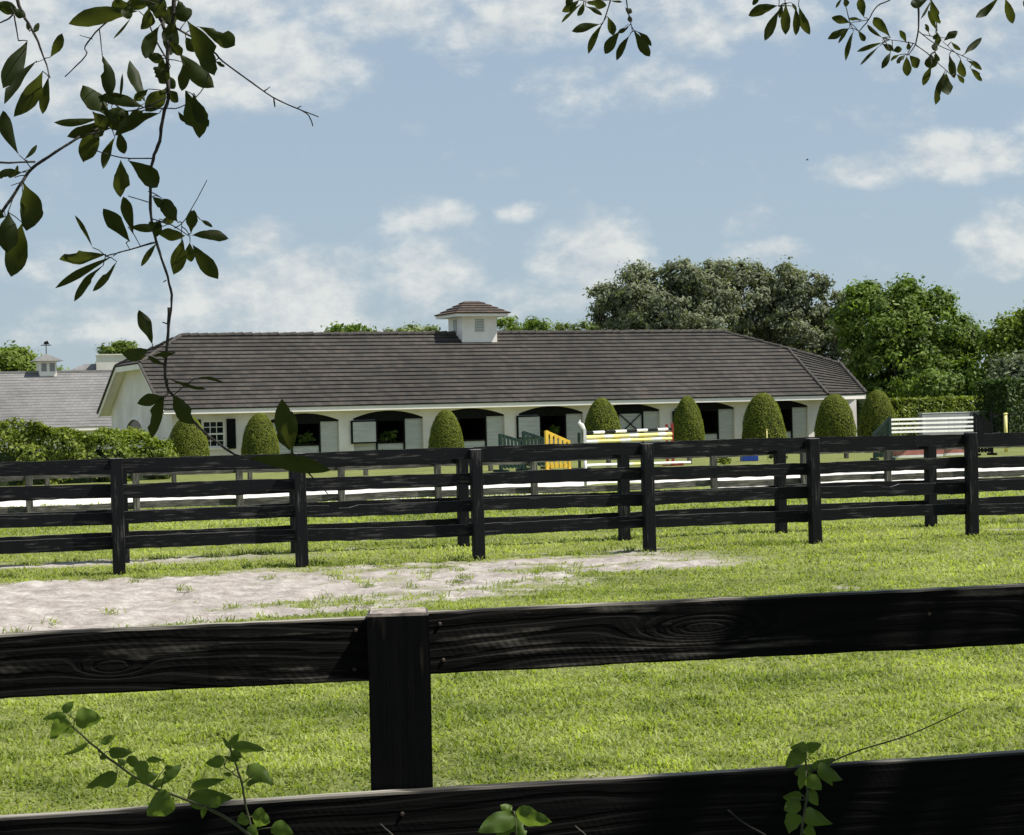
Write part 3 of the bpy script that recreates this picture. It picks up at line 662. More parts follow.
for (xa, xb) in ((226.5, 235.5), (193, 201)):
    a = TZ(xa, 430, WS)[0]; b_ = TZ(xb, 430, WS)[0]; sm = MB(); sm.box(a, b_, WS-.045, WS-.005, wzb-.06, wzt+.05)
    for i in range(16): z = wzb+(wzt-wzb)*i/16; sm.box(a+.05, b_-.05, WS-.06, WS-.046, z, z+.05)
    sm.build('shutter', mt['paint_g'] if False else mt['black'], barn)

# stalls: header, boarded panels, half doors, dark inside
shutters_open = {1, 3, 5}; crossed = {4}
def boards(mb, a, b_, y, z0, z1, h=.16):
    z = z0
    while z < z1-.01:
        zz = min(z+h, z1); mb.box(a, b_, y, y+.03, z+.006, zz-.006); z = zz
    mb.box(a+.002, b_-.002, y+.012, y+.045, z0, z1)
for i, (ta, tb, za) in enumerate(BY):
    w = tb-ta; yb = WS+.14
    st = MB(); k = 14; zh = za-.36
    for j in range(k):       # header board filling the head of the arch
        f0 = j/k; f1 = (j+1)/k; z0_ = za-.30*(2*f0-1)**2+.03; z1_ = za-.30*(2*f1-1)**2+.03
        st.add([(ta+w*f0,WS+.08,zh),(ta+w*f1,WS+.08,zh),(ta+w*f1,WS+.08,max(z1_,zh+.01)),(ta+w*f0,WS+.08,max(z0_,zh+.01))], [(0,1,2,3)])
        st.add([(ta+w*f0,WS+.08,zh),(ta+w*f1,WS+.08,zh),(ta+w*f1,WS+.16,zh),(ta+w*f0,WS+.16,zh)], [(0,1,2,3)])
    st.build('stall_header', mt['black'], barn)
    m0 = ta+w*.345; m1 = ta+w*.73; zl = .74
    pn_ = MB(); boards(pn_, ta+.02, m0-.06, yb, 0, zh); pn_.build('stall_panel', mt['louver'], barn)
    pn_ = MB(); boards(pn_, m1+.05, tb-.01, yb, 0, zh, .36); pn_.build('stall_panel', mt['louver'], barn)
    fr = MB(); fr.box(m0-.06, m0+.02, WS+.09, WS+.2, 0, zh); fr.box(m1-.02, m1+.05, WS+.09, WS+.2, 0, zh); fr.box(m0, m1, WS+.1, WS+.19, zl, zl+.06)
    fr.box(m0, m1, WS+.1, WS+.19, zh-.08, zh-.001); fr.build('door_frame', mt['black'], barn)
    dd = MB(); boards(dd, m0+.025, m1-.025, yb+.01, .03, zl-.01); dd.build('half_door', mt['louver'], barn)
    if i in crossed:
        xd = MB(); boards(xd, m0+.025, m1-.025, yb+.01, zl+.07, zh-.09)
        xo = xd.build('top_door', mt['louver'], barn)
        xb_ = MB(); z0_ = zl+.08; z1_ = zh-.09
        xb_.bar((m0+.04, yb-.02, z0_), (m1-.04, yb-.02, z1_), .03, .08, up=(0,1,0)); xb_.bar((m0+.04, yb-.026, z1_), (m1-.04, yb-.026, z0_), .03, .08, up=(0,1,0))
        xb_.build('cross_brace', mt['black'], xo)
    else:
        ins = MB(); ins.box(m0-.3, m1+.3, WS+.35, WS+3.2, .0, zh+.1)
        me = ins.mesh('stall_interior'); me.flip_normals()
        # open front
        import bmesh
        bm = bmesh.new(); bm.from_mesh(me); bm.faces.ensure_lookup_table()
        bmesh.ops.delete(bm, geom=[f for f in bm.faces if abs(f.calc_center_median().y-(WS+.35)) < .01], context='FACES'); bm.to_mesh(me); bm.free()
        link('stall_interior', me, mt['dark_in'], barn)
    if i in shutters_open:   # top door folded back against the wall
        a = ta-.14; b_ = ta+w*.32; sh_ = MB(); z0_ = zl+.02; z1_ = zh-.03; y_ = WS-.10
        boards(sh_, a+.08, b_-.04, y_, z0_+.06, z1_-.06, .17)
        so_ = sh_.build('open_shutter', mt['louver'], barn)
        f_ = MB(); f_.box(a, a+.08, y_-.01, y_+.05, z0_, z1_); f_.box(b_-.04, b_, y_-.01, y_+.05, z0_, z1_); f_.box(a+.08, b_-.04, y_-.01, y_+.05, z1_-.06, z1_); f_.box(a+.08, b_-.04, y_-.01, y_+.05, z0_, z0_+.06)
        f_.build('shutter_frame', mt['black'], so_)

for i, lab in ((0, 'leafy plant glimpsed inside the first arched stall opening'), (1, 'leafy plant glimpsed inside the stall beside the open white shutter'), (3, 'leafy plant glimpsed inside the stall behind the yellow wing')):
    ta, tb, za = BY[i]; STALLP.append(((ta+(tb-ta)*.55), WS+.55, lab, i))
# cupola
ct = TZ(477.5, 330, W2-.9)[0]; cw = .86
ct += .12; cup = MB(); zc0 = front(W2-cw)-.1; zc1 = 6.42
cup.box(ct-cw, ct+cw, W2-cw, W2+cw, zc0-.3, zc1)
co = cup.build('cupola', mt['white'], barn)
cp = MB(); ro = 1.36; z0 = zc1-.05
cp.box(ct-ro+.06, ct+ro-.06, W2-ro+.06, W2+ro-.06, z0-.02, z0+.12); cp.build('cupola_eave', mt['white'], co)
a_ = [(ct-ro, W2-ro, z0+.13), (ct+ro, W2-ro, z0+.13), (ct+ro, W2+ro, z0+.13), (ct-ro, W2+ro, z0+.13)]
tp = [(ct-.35, W2, z0+.74), (ct+.35, W2, z0+.74)]
V_ = [Vector(v) for v in a_]; T_ = [Vector(v) for v in tp]
vs = []; fs = []; cr = []
def crs(a, b_, c, d_, n_=5):
    nr = (b_-a).cross(d_-a).normalized(); nr = nr if nr.z > 0 else -nr
    for i in range(n_):
        f0 = i/n_; f1 = (i+1)/n_; k_ = len(vs)
        vs.extend([a.lerp(d_, f0)-nr*.02, b_.lerp(c, f0)-nr*.02, b_.lerp(c, f0)+nr*.04, a.lerp(d_, f0)+nr*.04, b_.lerp(c, f1), a.lerp(d_, f1)]); cr.extend([i]*6)
        fs.extend([(k_, k_+1, k_+2, k_+3), (k_+3, k_+2, k_+4, k_+5)])
crs(V_[0], V_[1], T_[1], T_[0]); crs(V_[1], V_[2], T_[1], T_[1]); crs(V_[2], V_[3], T_[0], T_[1]); crs(V_[3], V_[0], T_[0], T_[0])
me = bpy.data.meshes.new('cupola_roof'); me.from_pydata([tuple(v) for v in vs], [], fs); me.update(); at = me.attributes.new('course', 'FLOAT', 'POINT'); at.data.foreach_set('value', np.array(cr, np.float32))
mt['roof_red'] = roofmat('reddish roof tiles', [(.072,.052,.042),(.065,.050,.042),(.058,.047,.040),(.085,.058,.045)], streak=(.16,.14,.12))
link('cupola_roof', me, mt['roof_red'], co)
lvm = plain('grey louver slats', (.45,.46,.45), (.38,.39,.38), 4, .7)
for (x0, y0, dx, dy) in [(ct, W2-cw-.012, 1, 0), (ct-cw-.012, W2, 0, 1)]:
    mb = MB()
    for j in range(8):
        z = zc1-.75+j*.075; a = .22
        if dx: mb.box(x0-a, x0+a, y0-.02, y0+.008, z, z+.05)
        else: mb.box(x0-.02, x0+.008, y0-a, y0+a, z, z+.05)
    mb.build('louver', lvm, co)

# ------------------------------------------------------------------ neighbouring barn at left
NB = P(60, 427, 112); nbO = Vector((NB.x, 112, 0)); NBA = R(23)
nb = empty('grey_roof_barn', nbO, NBA, label='white building with pale grey shingle roof behind the hedge at far left', cat='building')
e1n = Vector((cos(NBA), sin(NBA), 0)); e2n = Vector((-sin(NBA), cos(NBA), 0))
_, ze = TZ(60, 427.5, 0, nbO, e1n, e2n); _, zr = TZ(60, 372, 6, nbO, e1n, e2n)
tl = -14; tr = TZ(150, 372, 0, nbO, e1n, e2n)[0]
nun = Vector((0, -(zr-ze), 6)).normalized()
me = courses('r', lambda f: Vector((tl, 6*f, ze+(zr-ze)*f)), lambda f: Vector((tr, 6*f, ze+(zr-ze)*f)), 0, 0, 20, nun, None, .022)
link('roof', me, mt['roof_grey'], nb)
mb = MB(); mb.add([(tl,6,zr-.02),(tr,6,zr-.02),(tr,12,ze),(tl,12,ze)], [(0,1,2,3)])
me = mb.mesh('rr'); at = me.attributes.new('course', 'FLOAT', 'POINT'); link('rear_roof', me, mt['roof_grey'], nb)
MB().box(tl+.4, tr-.4, .5, 11.5, 0, ze-.05).build('wall', mt['stucco'], nb)
MB().box(tl, tr, .02, .06, ze-.2, ze-.01).build('fascia', mt['white'], nb)
mb = MB(); mb.bar((tl, 6, zr+.02), (tr, 6, zr+.02), .3, .12); mb.build('ridge_cap', plain('grey ridge', (.25,.245,.23), (.2,.19,.18), 4, .8), nb)
for px in (28,):
    pass
cx = TZ(48.5, 370, 5.4, nbO, e1n, e2n)[0]; zt = TZ(48.5, 361, 5.4, nbO, e1n, e2n)[1]
c2 = MB().box(cx-.5, cx+.5, 5.5, 6.5, zr-.7, zt).build('cupola', mt['white'], nb)
mb = MB(); r_ = .86; mb.add([(cx-r_,6-r_,zt),(cx+r_,6-r_,zt),(cx+r_,6+r_,zt),(cx-r_,6+r_,zt),(cx,6,zt+.45)], [(0,1,4),(1,2,4),(2,3,4),(3,0,4),(3,2,1,0)])
me = mb.mesh('cr'); at = me.attributes.new('course', 'FLOAT', 'POINT'); link('cupola_roof', me, mt['roof_grey'], c2)
slm = plain('slate louver', (.22,.24,.27), (.18,.2,.22), 4, .7)
for s_ in (-1, 1):
    mb = MB()
    for j in range(6): mb.box(cx+s_*.24-.15, cx+s_*.24+.15, 5.47, 5.495, zt-.60+j*.08, zt-.545+j*.08)
    mb.build('louver', slm, c2)
mb = MB(); mb.tube([(cx,6,zt+.4),(cx,6,zt+1.15)], .025, 6); mb.bar((cx-.3,6,zt+.95),(cx+.3,6,zt+.95),.03,.05); mb.add([(cx-.15,6,zt+1.0),(cx+.2,6,zt+1.0),(cx+.1,6.02,zt+1.22),(cx-.1,6.02,zt+1.15)], [(0,1,2,3),(3,2,1,0)])
mb.build('weathervane', mt['black'], c2)

# far white house behind, only its top shows
fh = P(112, 372, 150); fo = empty('white_house', (fh.x, 150, 0), R(10), label='flat topped white house far behind the grey roofed building', cat='house')
zt = P(112, 356.5, 150).z; MB().box(-1.05, 1.3, -3, 3, 0, zt).build('wall', mt['stucco'], fo); MB().box(-1.12, 1.37, -3.07, 3.07, zt+.002, zt+.09).build('parapet', mt['white'], fo)
zb = P(85, 371, 150).z; zt2 = P(92, 364, 150).z
mb = MB(); mb.add([(-3.4,-3,zb-.2),(-1.1,-3,zb-.2),(-1.1,3,zb-.2),(-3.4,3,zb-.2),(-2.0,0,zt2),(-1.1,0,zt2)], [(0,1,5,4),(4,5,2,3),(0,4,3)])
me = mb.mesh('fr'); at = me.attributes.new('course', 'FLOAT', 'POINT'); link('roof', me, mt['roof_grey'], fo)
MB().box(-3.1, -1.12, -2.7, 2.7, 0, zb-.15).build('wing_wall', mt['stucco'], fo)

# ------------------------------------------------------------------ foliage
def leafcloud(name, centers, radii, weights, n_, size, mat, shell=.55, clump=.9, nclump=None, flat=1.0, seed=0, asp=.55, outward=.9, zmin=None):
    """leaves gathered in clumps spread through the lobes of a crown"""
    g = np.random.default_rng(seed); C = np.array(centers, float); Rr = np.array(radii, float); w_ = np.array(weights, float); w_ /= w_.sum()
    nc = nclump or max(20, n_//110)
    li = g.choice(len(C), nc, p=w_); d = g.normal(size=(nc, 3)); d /= np.linalg.norm(d, axis=1)[:, None]
    r = shell+(1-shell)*g.random(nc)**.6
    cc_ = C[li]+d*Rr[li]*r[:, None]; cr_ = clump*(.55+.9*g.random(nc)); ct_ = g.random(nc)
    k = g.integers(0, nc, n_); e = g.normal(size=(n_, 3)); e /= np.linalg.norm(e, axis=1)[:, None]
    rr = np.minimum(np.abs(g.normal(size=n_))*.6, .85+.35*g.random(n_))
    p = cc_[k]+e*(cr_[k]*rr)[:, None]*np.array([1, 1, .7])*flat
    if zmin is not None: p = p[:, :]; ok = p[:, 2] > zmin; p = p[ok]; e = e[ok]; k = k[ok]; li_ = li[k]; 
    n_ = len(p)
    nm = e*.6+d[k]*outward*.6+g.normal(size=(n_, 3))*.45+np.array([0, 0, .25]); nm /= np.linalg.norm(nm, axis=1)[:, None]
    a = np.cross(nm, g.normal(size=(n_, 3))); a /= np.linalg.norm(a, axis=1)[:, None]; b_ = np.cross(nm, a)
    s_ = size*(.6+.8*g.random(n_))[:, None]
    V = np.stack([p-a*s_, p-b_*s_*asp+nm*s_*.12, p+a*s_, p+b_*s_*asp+nm*s_*.12], 1).reshape(-1, 3)
    lp = np.arange(n_*4); tn = np.repeat(np.clip(.55*ct_[k]+.45*g.random(n_), 0, 1), 4)
    return np_mesh(name, V, lp, np.full(n_, 4), {'tint': tn})
mt['oakf'] = leafmat('grey green oak foliage', (.07,.082,.05), (.27,.285,.19), .25, .7, .15, noise_s=.5)
mt['greenf'] = leafmat('bright green foliage', (.025,.055,.010), (.21,.29,.05), .3, .6, .2, noise_s=.5)
mt['deepf'] = leafmat('deep green foliage', (.045,.08,.012), (.22,.28,.045), .32, .6, .2, noise_s=.5)
mt['palef'] = leafmat('pale olive foliage', (.10,.14,.035), (.22,.26,.09), .3, .5, .3, noise_s=.5)
mt['hedgef'] = leafmat('hedge leaves', (.045,.07,.010), (.27,.32,.05), .3, .55, .2, noise_s=.8)
mt['topf'] = leafmat('clipped shrub foliage', (.085,.105,.010), (.235,.26,.038), .25, .7, .15, noise_s=1.6)
mt['darkf'] = leafmat('dark shrub foliage', (.025,.05,.012), (.07,.11,.025), .2, .6, .25, noise_s=1.6)

def tree(name, label, base, height, lobes, n_, size, mat, trunk_r=.3, clump=.9, seed=1, shell=.5, group=None, cat='tree', asp=.55, limbs=6):
    root = empty(name, base, 0, label=label, cat=cat, group=group); g = random.Random(seed)
    me = leafcloud('crown', [l_[:3] for l_ in lobes], [l_[3:6] for l_ in lobes], [l_[3]*l_[4]+l_[3]*l_[5] for l_ in lobes], n_, size, mat, shell, clump, seed=seed, asp=asp)
    link('crown', me, mat, root)
    mb = MB(); hz = min(l_[2] for l_ in lobes)
    mb.tube([(0,0,-.2),(.1,0,hz*.4),(0,.1,hz*.8),(.1,0,hz*1.1)], [trunk_r*1.3, trunk_r, trunk_r*.8, trunk_r*.55], 8)
    for i in range(limbs):
        l_ = lobes[i % len(lobes)]; e = Vector((l_[0]+g.uniform(-.4,.4)*l_[3], l_[1]+g.uniform(-.4,.4)*l_[4], l_[2]+g.uniform(0,.7)*l_[5])); s_ = Vector((0,.05,hz*g.uniform(.45,.9)))
        m_ = s_.lerp(e, .5)+Vector((g.uniform(-.4,.4), g.uniform(-.4,.4), .3))
        mb.tube([s_, m_, e], [trunk_r*.5, trunk_r*.3, trunk_r*.08], 6)
    mb.build('trunk', mt['bark'], root, smooth=True)
    return root
def lobe(px, py, d, rx_px, ry_px, base, ry=None):
    p = P(px, py, d); s_ = d/F; return (p.x-base.x, p.y-base.y, p.z, rx_px*s_, (ry or rx_px*s_), ry_px*s_)
def T(name, label, d, pxc, lobes, sub=6, **k):
    b_ = P(pxc, 410, d); b_.z = 0
    ls = []
    g = random.Random(int(pxc)*7+1)
    for i, q_ in enumerate(lobes):
        dd = d+(q_[4] if len(q_) > 4 else 0); ls.append(lobe(q_[0], q_[1], dd, q_[2]*.93, q_[3]*.93, b_))
        for j in range(sub):                      # smaller boughs standing out of the main mass
            L0 = ls[-1-j]; th = g.uniform(-pi, pi); ph = g.uniform(-.25, 1.35); f = g.uniform(.85, 1.08); rr = g.uniform(.16, .34)
            ls.append((L0[0]+L0[3]*f*cos(th)*cos(ph), L0[1]+L0[4]*f*sin(th)*cos(ph), L0[2]+L0[5]*f*sin(ph), L0[3]*rr, L0[4]*rr, L0[5]*rr*.9))
    return tree(name, label, b_, 0, ls, **k)
# two big grey-green oaks behind the right half of the barn
T('oak_tree', 'grey green oak with a thin ragged left edge behind the middle of the barn roof', 112, 655,
  [(622,318,30,26,1),(655,308,46,40,0),(700,300,42,38,2),(640,350,50,30,0),(600,300,10,12,0),(612,290,8,9,0),(645,280,13,14,0),(680,275,18,14,0),(700,345,50,45,0)], n_=80000, size=.105, mat=mt['oakf'], clump=.6, seed=11, shell=.35, limbs=12)
T('oak_tree', 'broadest grey green oak standing behind the right end of the barn roof', 116, 770,
  [(735,305,48,40,0),(790,312,46,40,1),(815,345,48,45,0),(755,345,60,45,2),(835,322,30,30,0),(846,355,20,36,0),(815,285,16,14,0),(745,278,24,15,0),(775,279,20,14,0),(800,292,20,16,0),(835,360,30,38,-2),(838,395,28,35,-2),(720,280,18,14,0)], n_=95000, size=.105, mat=mt['oakf'], clump=.6, seed=12, shell=.35, limbs=12)
T('broadleaf_tree', 'tall bright green broadleaf tree between the oaks and the right edge tree', 108, 905,
  [(880,330,44,40,0),(925,335,44,44,0),(900,370,60,45,0),(945,365,32,42,0),(870,300,24,16,0),(905,298,22,16,0),(936,304,18,15,0),(955,325,16,18,0),(966,345,16,24,0),(850,310,14,22,0),(945,395,50,28,-3),(880,400,40,25,0),(970,395,25,25,0)], n_=105000, size=.105, mat=mt['greenf'], clump=.7, seed=13, shell=.6, limbs=8, asp=.6)
T('broadleaf_tree', 'dark green tree cut by the right edge of the view behind the grey green shrub', 104, 1015,
  [(1010,350,24,30,0),(1044,332,34,30,0),(1060,370,50,40,0),(1000,340,14,14,0),(1005,385,26,28,0),(1024,322,18,12,0)], n_=50000, size=.10, mat=mt['deepf'], clump=.65, seed=14, shell=.5, limbs=6, asp=.6)
T('broadleaf_tree', 'pale grey green shrub tree above the tall dark hedge at the right', 92, 1018,
  [(1012,382,18,24,0),(1032,375,20,26,0),(1050,390,20,20,0)], n_=14000, size=.10, mat=leafmat('sage foliage', (.08,.10,.05), (.2,.22,.13), .2, .6, .3), clump=.6, seed=15, shell=.4, limbs=5)
# small crowns peeping over the ridge
T('broadleaf_tree', 'small bushy green tree top just over the left part of the barn ridge', 120, 350, [(338,336,14,9,0),(358,333,12,9,0),(350,350,26,20,0)], n_=9000, size=.12, mat=mt['greenf'], clump=.55, seed=21, group='tree tops peeping over the barn ridge', limbs=4)
T('broadleaf_tree', 'flat topped olive acacia crown left of the cupola over the barn ridge', 122, 400, [(390,336,26,6,0),(415,334,24,7,0),(400,345,36,12,0)], n_=9000, size=.11, mat=mt['palef'], clump=.45, seed=22, group='tree tops peeping over the barn ridge', limbs=5)
T('palm_clump', 'feathery green tree top just right of the cupola over the barn ridge', 118, 520, [(508,328,11,10,0),(530,332,16,11,0),(515,345,26,16,0),(545,334,8,7,0)], n_=9000, size=.16, mat=mt['greenf'], clump=.5, seed=23, group='tree tops peeping over the barn ridge', asp=.25, limbs=5)
T('broadleaf_tree', 'wispy pale green tree top over the ridge between cupola and oaks', 121, 578, [(566,332,10,7,0),(585,330,14,8,0),(575,345,28,14,0)], n_=7000, size=.12, mat=mt['palef'], clump=.45, seed=24, group='tree tops peeping over the barn ridge', asp=.3, limbs=5)
T('broadleaf_tree', 'rounded green tree at the far left edge behind the grey roofed building', 135, 8, [(5,362,24,16,0),(-15,375,30,25,0),(22,375,14,18,0),(45,382,24,14,0)], n_=16000, size=.14, mat=mt['deepf'], clump=.7, seed=25, limbs=5)
T('broadleaf_tree', 'small leafy green tree top beside the flat topped white house', 165, 118, [(115,350,16,8,0),(128,352,12,9,0),(120,365,22,12,0)], n_=9000, size=.12, mat=mt['deepf'], clump=.5, seed=26, limbs=4)

def hedge(name, label, pts, h, w, n_, size, mat, core, seed=1, bumpy=.15, cat='hedge'):
    """hedge along ground points, leaves on the faces of a dark core"""
    g = np.random.default_rng(seed); root = empty(name, pts[0], 0, label=label, cat=cat)
    hs = np.array(h if isinstance(h, (list, tuple)) else [h]*len(pts), float); o_ = Vector(pts[0]); pp = [Vector(p)-o_ for p in pts]; segs = list(zip(pp, pp[1:])); ln = np.array([(b_-a).length for a, b_ in segs]); 
    k = g.choice(len(segs), n_, p=ln/ln.sum()); f = g.random(n_)
    A = np.array([tuple(a) for a, _ in segs]); B = np.array([tuple(b_) for _, b_ in segs]); c = A[k]+(B[k]-A[k])*f[:, None]
    h = hs[k]+(hs[k+1]-hs[k])*f
    dr = (B-A)/np.linalg.norm(B-A, axis=1)[:, None]; sd_ = np.stack([-dr[:, 1], dr[:, 0], 0*dr[:, 0]], -1)[k]
    u = g.random(n_); side = np.where(g.random(n_) < .5, -1, 1); istop = g.random(n_) < w/(w+h)*1.2
    s0 = np.cumsum(np.concatenate(([0], ln)))[k]+f*ln[k]
    bump_ = (fnoise(s0*1.1, s0*0+u*1.5*h, seed, 3)-.5)*2*bumpy
    off = np.where(istop, (g.random(n_)*2-1)*w/2, side*(w/2+bump_)); hh = h+(fnoise(s0*.9, s0*0+off, seed+5, 3)-.5)*2*bumpy
    z = np.where(istop, hh+g.normal(size=n_)*.05, u*hh)
    en = (g.random(n_) < .04*8/ln.sum()*2)      # ends of the hedge
    ex = np.where(g.random(n_) < .5, 0, 1); c = np.where(en[:, None], np.where(ex[:, None] == 0, A[0], B[-1]), c); off = np.where(en, (g.random(n_)*2-1)*w/2, off); z = np.where(en, g.random(n_)*np.where(ex == 0, hs[0], hs[-1]), z)
    p = c+sd_*off[:, None]+g.normal(size=(n_, 3))*.04; p[:, 2] = z
    nm = np.where(istop[:, None], np.array([[0, 0, 1.]]), sd_*side[:, None])+g.normal(size=(n_, 3))*.6+np.array([0,0,.3]); nm /= np.linalg.norm(nm, axis=1)[:, None]
    a = np.cross(nm, g.normal(size=(n_, 3))); a /= np.linalg.norm(a, axis=1)[:, None]; b_ = np.cross(nm, a); s_ = size*(.5+g.random(n_))[:, None]
    V = np.stack([p-a*s_, p-b_*s_*.6, p+a*s_, p+b_*s_*.6], 1).reshape(-1, 3)
    link('foliage', np_mesh('foliage', V, np.arange(n_*4), np.full(n_, 4), {'tint': np.repeat(g.random(n_), 4)}), mat, root)
    mb = MB()
    for qi, (a_, b__) in enumerate(segs):
        dv = (b__-a_).normalized()*.45; a_ = a_+dv if qi == 0 else a_; b__ = b__-dv if qi == len(segs)-1 else b__
        mb.bar(a_+Vector((0,0,hs.min()*.45)), b__+Vector((0,0,hs.min()*.45)), w*.85, hs.min()*.88)
    mb.build('dark_core', core, root)
    return root
corem = plain('dense hedge inside', (.012,.02,.006), (.03,.045,.012), 12, .95)
hp = [P(-90, 470, 61), P(0, 470, 62.5), P(88, 470, 64), P(122, 470, 65), P(157, 467, 66)]
for p in hp: p.z = 0
hedge('hedge', 'bushy sunlit green hedge left of the barn', hp, [1.75, 1.72, 1.62, 1.22, 1.15], 1.7, 42000, .055, mt['hedgef'], corem, 31, .62)
hp = [P(885, 440, 97), P(1002, 440, 103)]
for p in hp: p.z = 0
hedge('hedge', 'bright clipped hedge top behind the grey wall at the right', hp, 2.05, 1.5, 22000, .07, mt['hedgef'], corem, 32, .15)
hp = [P(992, 440, 88), P(1080, 440, 92)]
for p in hp: p.z = 0
hedge('hedge', 'tall dark green hedge block at the right edge beside the grey wall', hp, 2.75, 1.8, 14000, .08, mt['darkf'], corem, 33, .1)
hp = [BO+b1*(-16)+b2*(-9.5), BO+b1*(-1.5)+b2*(-8.5)]
hedge('hedge', 'knee high dark hedge on grass between arena and left half of barn', hp, .45, .9, 14000, .06, mt['darkf'], corem, 34, .08)

for (t_, s_, lab, i) in STALLP:
    p = BO+b1*t_+b2*s_; root = empty('potted_plant', (p.x, p.y, 0), 0, label=lab, cat='plant', group='plants inside the stalls')
    link('foliage', leafcloud('f', [(0,0,.95),(.2,0,1.15)], [(.42,.3,.28),(.2,.2,.2)], [2, 1], 420, .07, None, .1, .16, 40, seed=160+i), mt['greenf'], root)
    MB().tube([(0,0,0),(0,0,.45)], [.16,.22], 12).build('pot', mt['bark'], root)
# clipped topiary shrubs
def topiary_mesh(seed, n_=15000):
    g = np.random.default_rng(seed); z = g.random(n_); sh0 = g.uniform(.22, .36); pw = g.uniform(1.75, 2.3); tp_ = g.uniform(.0, .22); bs_ = g.uniform(.78, .95)
    def prof(z): return np.where(z < sh0, bs_+(1-bs_)*np.sin(z/sh0*pi/2), np.sqrt(np.clip(1-(np.clip(z-sh0, 0, 1)/(1.005-sh0))**pw, 0, 1))*(1-tp_*(z-sh0)))
    # more samples where surface is horizontal near the top
    z = np.where(g.random(n_) < .15, 1-g.random(n_)**2*.12, z)
    th = g.random(n_)*2*pi; r = prof(z)*(1+.085*(fnoise(np.cos(th)*2.2+5, np.sin(th)*2.2+z*4, seed, 3)-.5)*2)+g.normal(size=n_)*.012+(g.random(n_) < .02)*g.random(n_)*.06; z = z+(g.random(n_) < .02)*g.random(n_)*.03
    p = np.stack([np.cos(th)*r*.5, np.sin(th)*r*.5, z], -1)
    nm = np.stack([np.cos(th), np.sin(th), .2+z**3*2], -1)+g.normal(size=(n_, 3))*.55; nm /= np.linalg.norm(nm, axis=1)[:, None]
    a = np.cross(nm, g.normal(size=(n_, 3))); a /= np.linalg.norm(a, axis=1)[:, None]; b_ = np.cross(nm, a); s_ = .0165*(.5+g.random(n_))[:, None]
    V = np.stack([p-a*s_, p-b_*s_*.5, p+a*s_, p+b_*s_*.5], 1).reshape(-1, 3)
    me = np_mesh('shrub', V, np.arange(n_*4), np.full(n_, 4), {'tint': np.repeat(np.clip(g.random(n_)*.7+.3*fnoise(th*3, z*6, seed+3, 3), 0, 1), 4)})
    me.materials.append(mt['topf'])
    mb = MB(); k = 12; vs = []; fs = []  # solid dark fill behind the leaf shell
    for i in range(k+1):
        zz = i/k*.985; r_ = float(prof(np.array([zz]))[0])*.5*.955
        for j in range(16): vs.append((cos(2*pi*j/16)*r_, sin(2*pi*j/16)*r_, zz))
    for i in range(k):
        for j in range(16): fs.append((i*16+j, i*16+(j+1) % 16, (i+1)*16+(j+1) % 16, (i+1)*16+j))
    core_ = mb.add(vs, fs).mesh('core'); core_.materials.append(corem)
    return me, core_
tops = [topiary_mesh(s_) for s_ in range(41, 49)]
TP = [(188,41,416,-1.6,'clipped dome shrub covering the left side of the barn window'),
      (260,38,413.5,-1.8,'clipped dome shrub between the barn window and the first stall opening'),
      (446,36,410,-1.8,'clipped dome shrub left of the third stall opening, before the green jump wings'),
      (602,38,398.5,-1.9,'clipped dome shrub directly behind the left end of the striped jump poles'),
      (688,32,396.5,-1.9,'narrowest clipped dome shrub, just right of the red jump post'),
      (763.5,43,393.5,-2.1,'broadest clipped dome shrub, left of the last stall opening'),
      (835,40,394.5,-2.1,'clipped dome shrub against the bright right end of the barn wall'),
      (878,36,390.5,-1.0,'clipped dome shrub standing beyond the right corner of the barn'),]
for i, (px, w, ty, s_, lab) in enumerate(TP):
    t_ = TZ(px, 430, s_)[0]; p = BO+b1*t_+b2*s_; zt = TZ(px, ty, s_)[1]
    root = empty('topiary_shrub', (p.x, p.y, 0), i*1.3, label=lab, cat='shrub', group='clipped shrubs along the barn'); wd_ = w*p.y/F
    root.scale = (wd_, wd_, zt)
    a, c = tops[i % 8]; o = bpy.data.objects.new('foliage', a); COL.objects.link(o); o.parent = root
    o = bpy.data.objects.new('dark_core', c); COL.objects.link(o); o.parent = root
t_ = TZ(863, 430, 1.6)[0]; p = BO+b1*t_+b2*1.6
root = empty('topiary_shrub', (p.x, p.y, 0), .4, label='dark shrub squeezed between barn corner and last dome shrub', cat='shrub'); root.scale = (1.2, 1.2, 2.3)
a = tops[1][0].copy(); a.materials.clear(); a.materials.append(mt['darkf']); o = bpy.data.objects.new('foliage', a); COL.objects.link(o); o.parent = root
o = bpy.data.objects.new('dark_core', tops[1][1]); COL.objects.link(o); o.parent = root

# ------------------------------------------------------------------ jumping equipment
def G(px, d): p = P(px, 440, d); p.z = 0; return p
def wing(label, px, d, rz, mat, h_in, h_out, width, group=None, slats=5, foot=True):
    root = empty('jump_wing', G(px, d), rz, label=label, cat='jump wing', group=group)
    f = MB(); f.box(-.05, .05, -.05, .05, 0, h_in); f.box(width-.04, width+.04, -.04, .04, 0, h_out)
    f.bar((-.02, 0, h_in-.03), (width+.02, 0, h_out-.03), .05, .09); f.bar((0, 0, .18), (width, 0, .18), .05, .09)
    f.build('frame', mat, root)
    for i in range(slats):
        x = width*(i+1)/(slats+1); zt = h_in+(h_out-h_in)*x/width
        s_ = MB().box(x-.045, x+.045, -.012-.03, .012-.03, .1, zt+.0); s_.build('slat', mat, root)
    if foot:
        q_ = MB(); q_.box(-.04, .04, -.4, .4, 0, .08); q_.box(width-.04, width+.04, -.35, .35, 0, .08); q_.build('foot', mat, root)
    return root
wing('dark green jump wing with sloping top, leftmost beside the dome shrub', 500.5, 64, R(35), mt['paint_g'], 1.22, .98, .85)
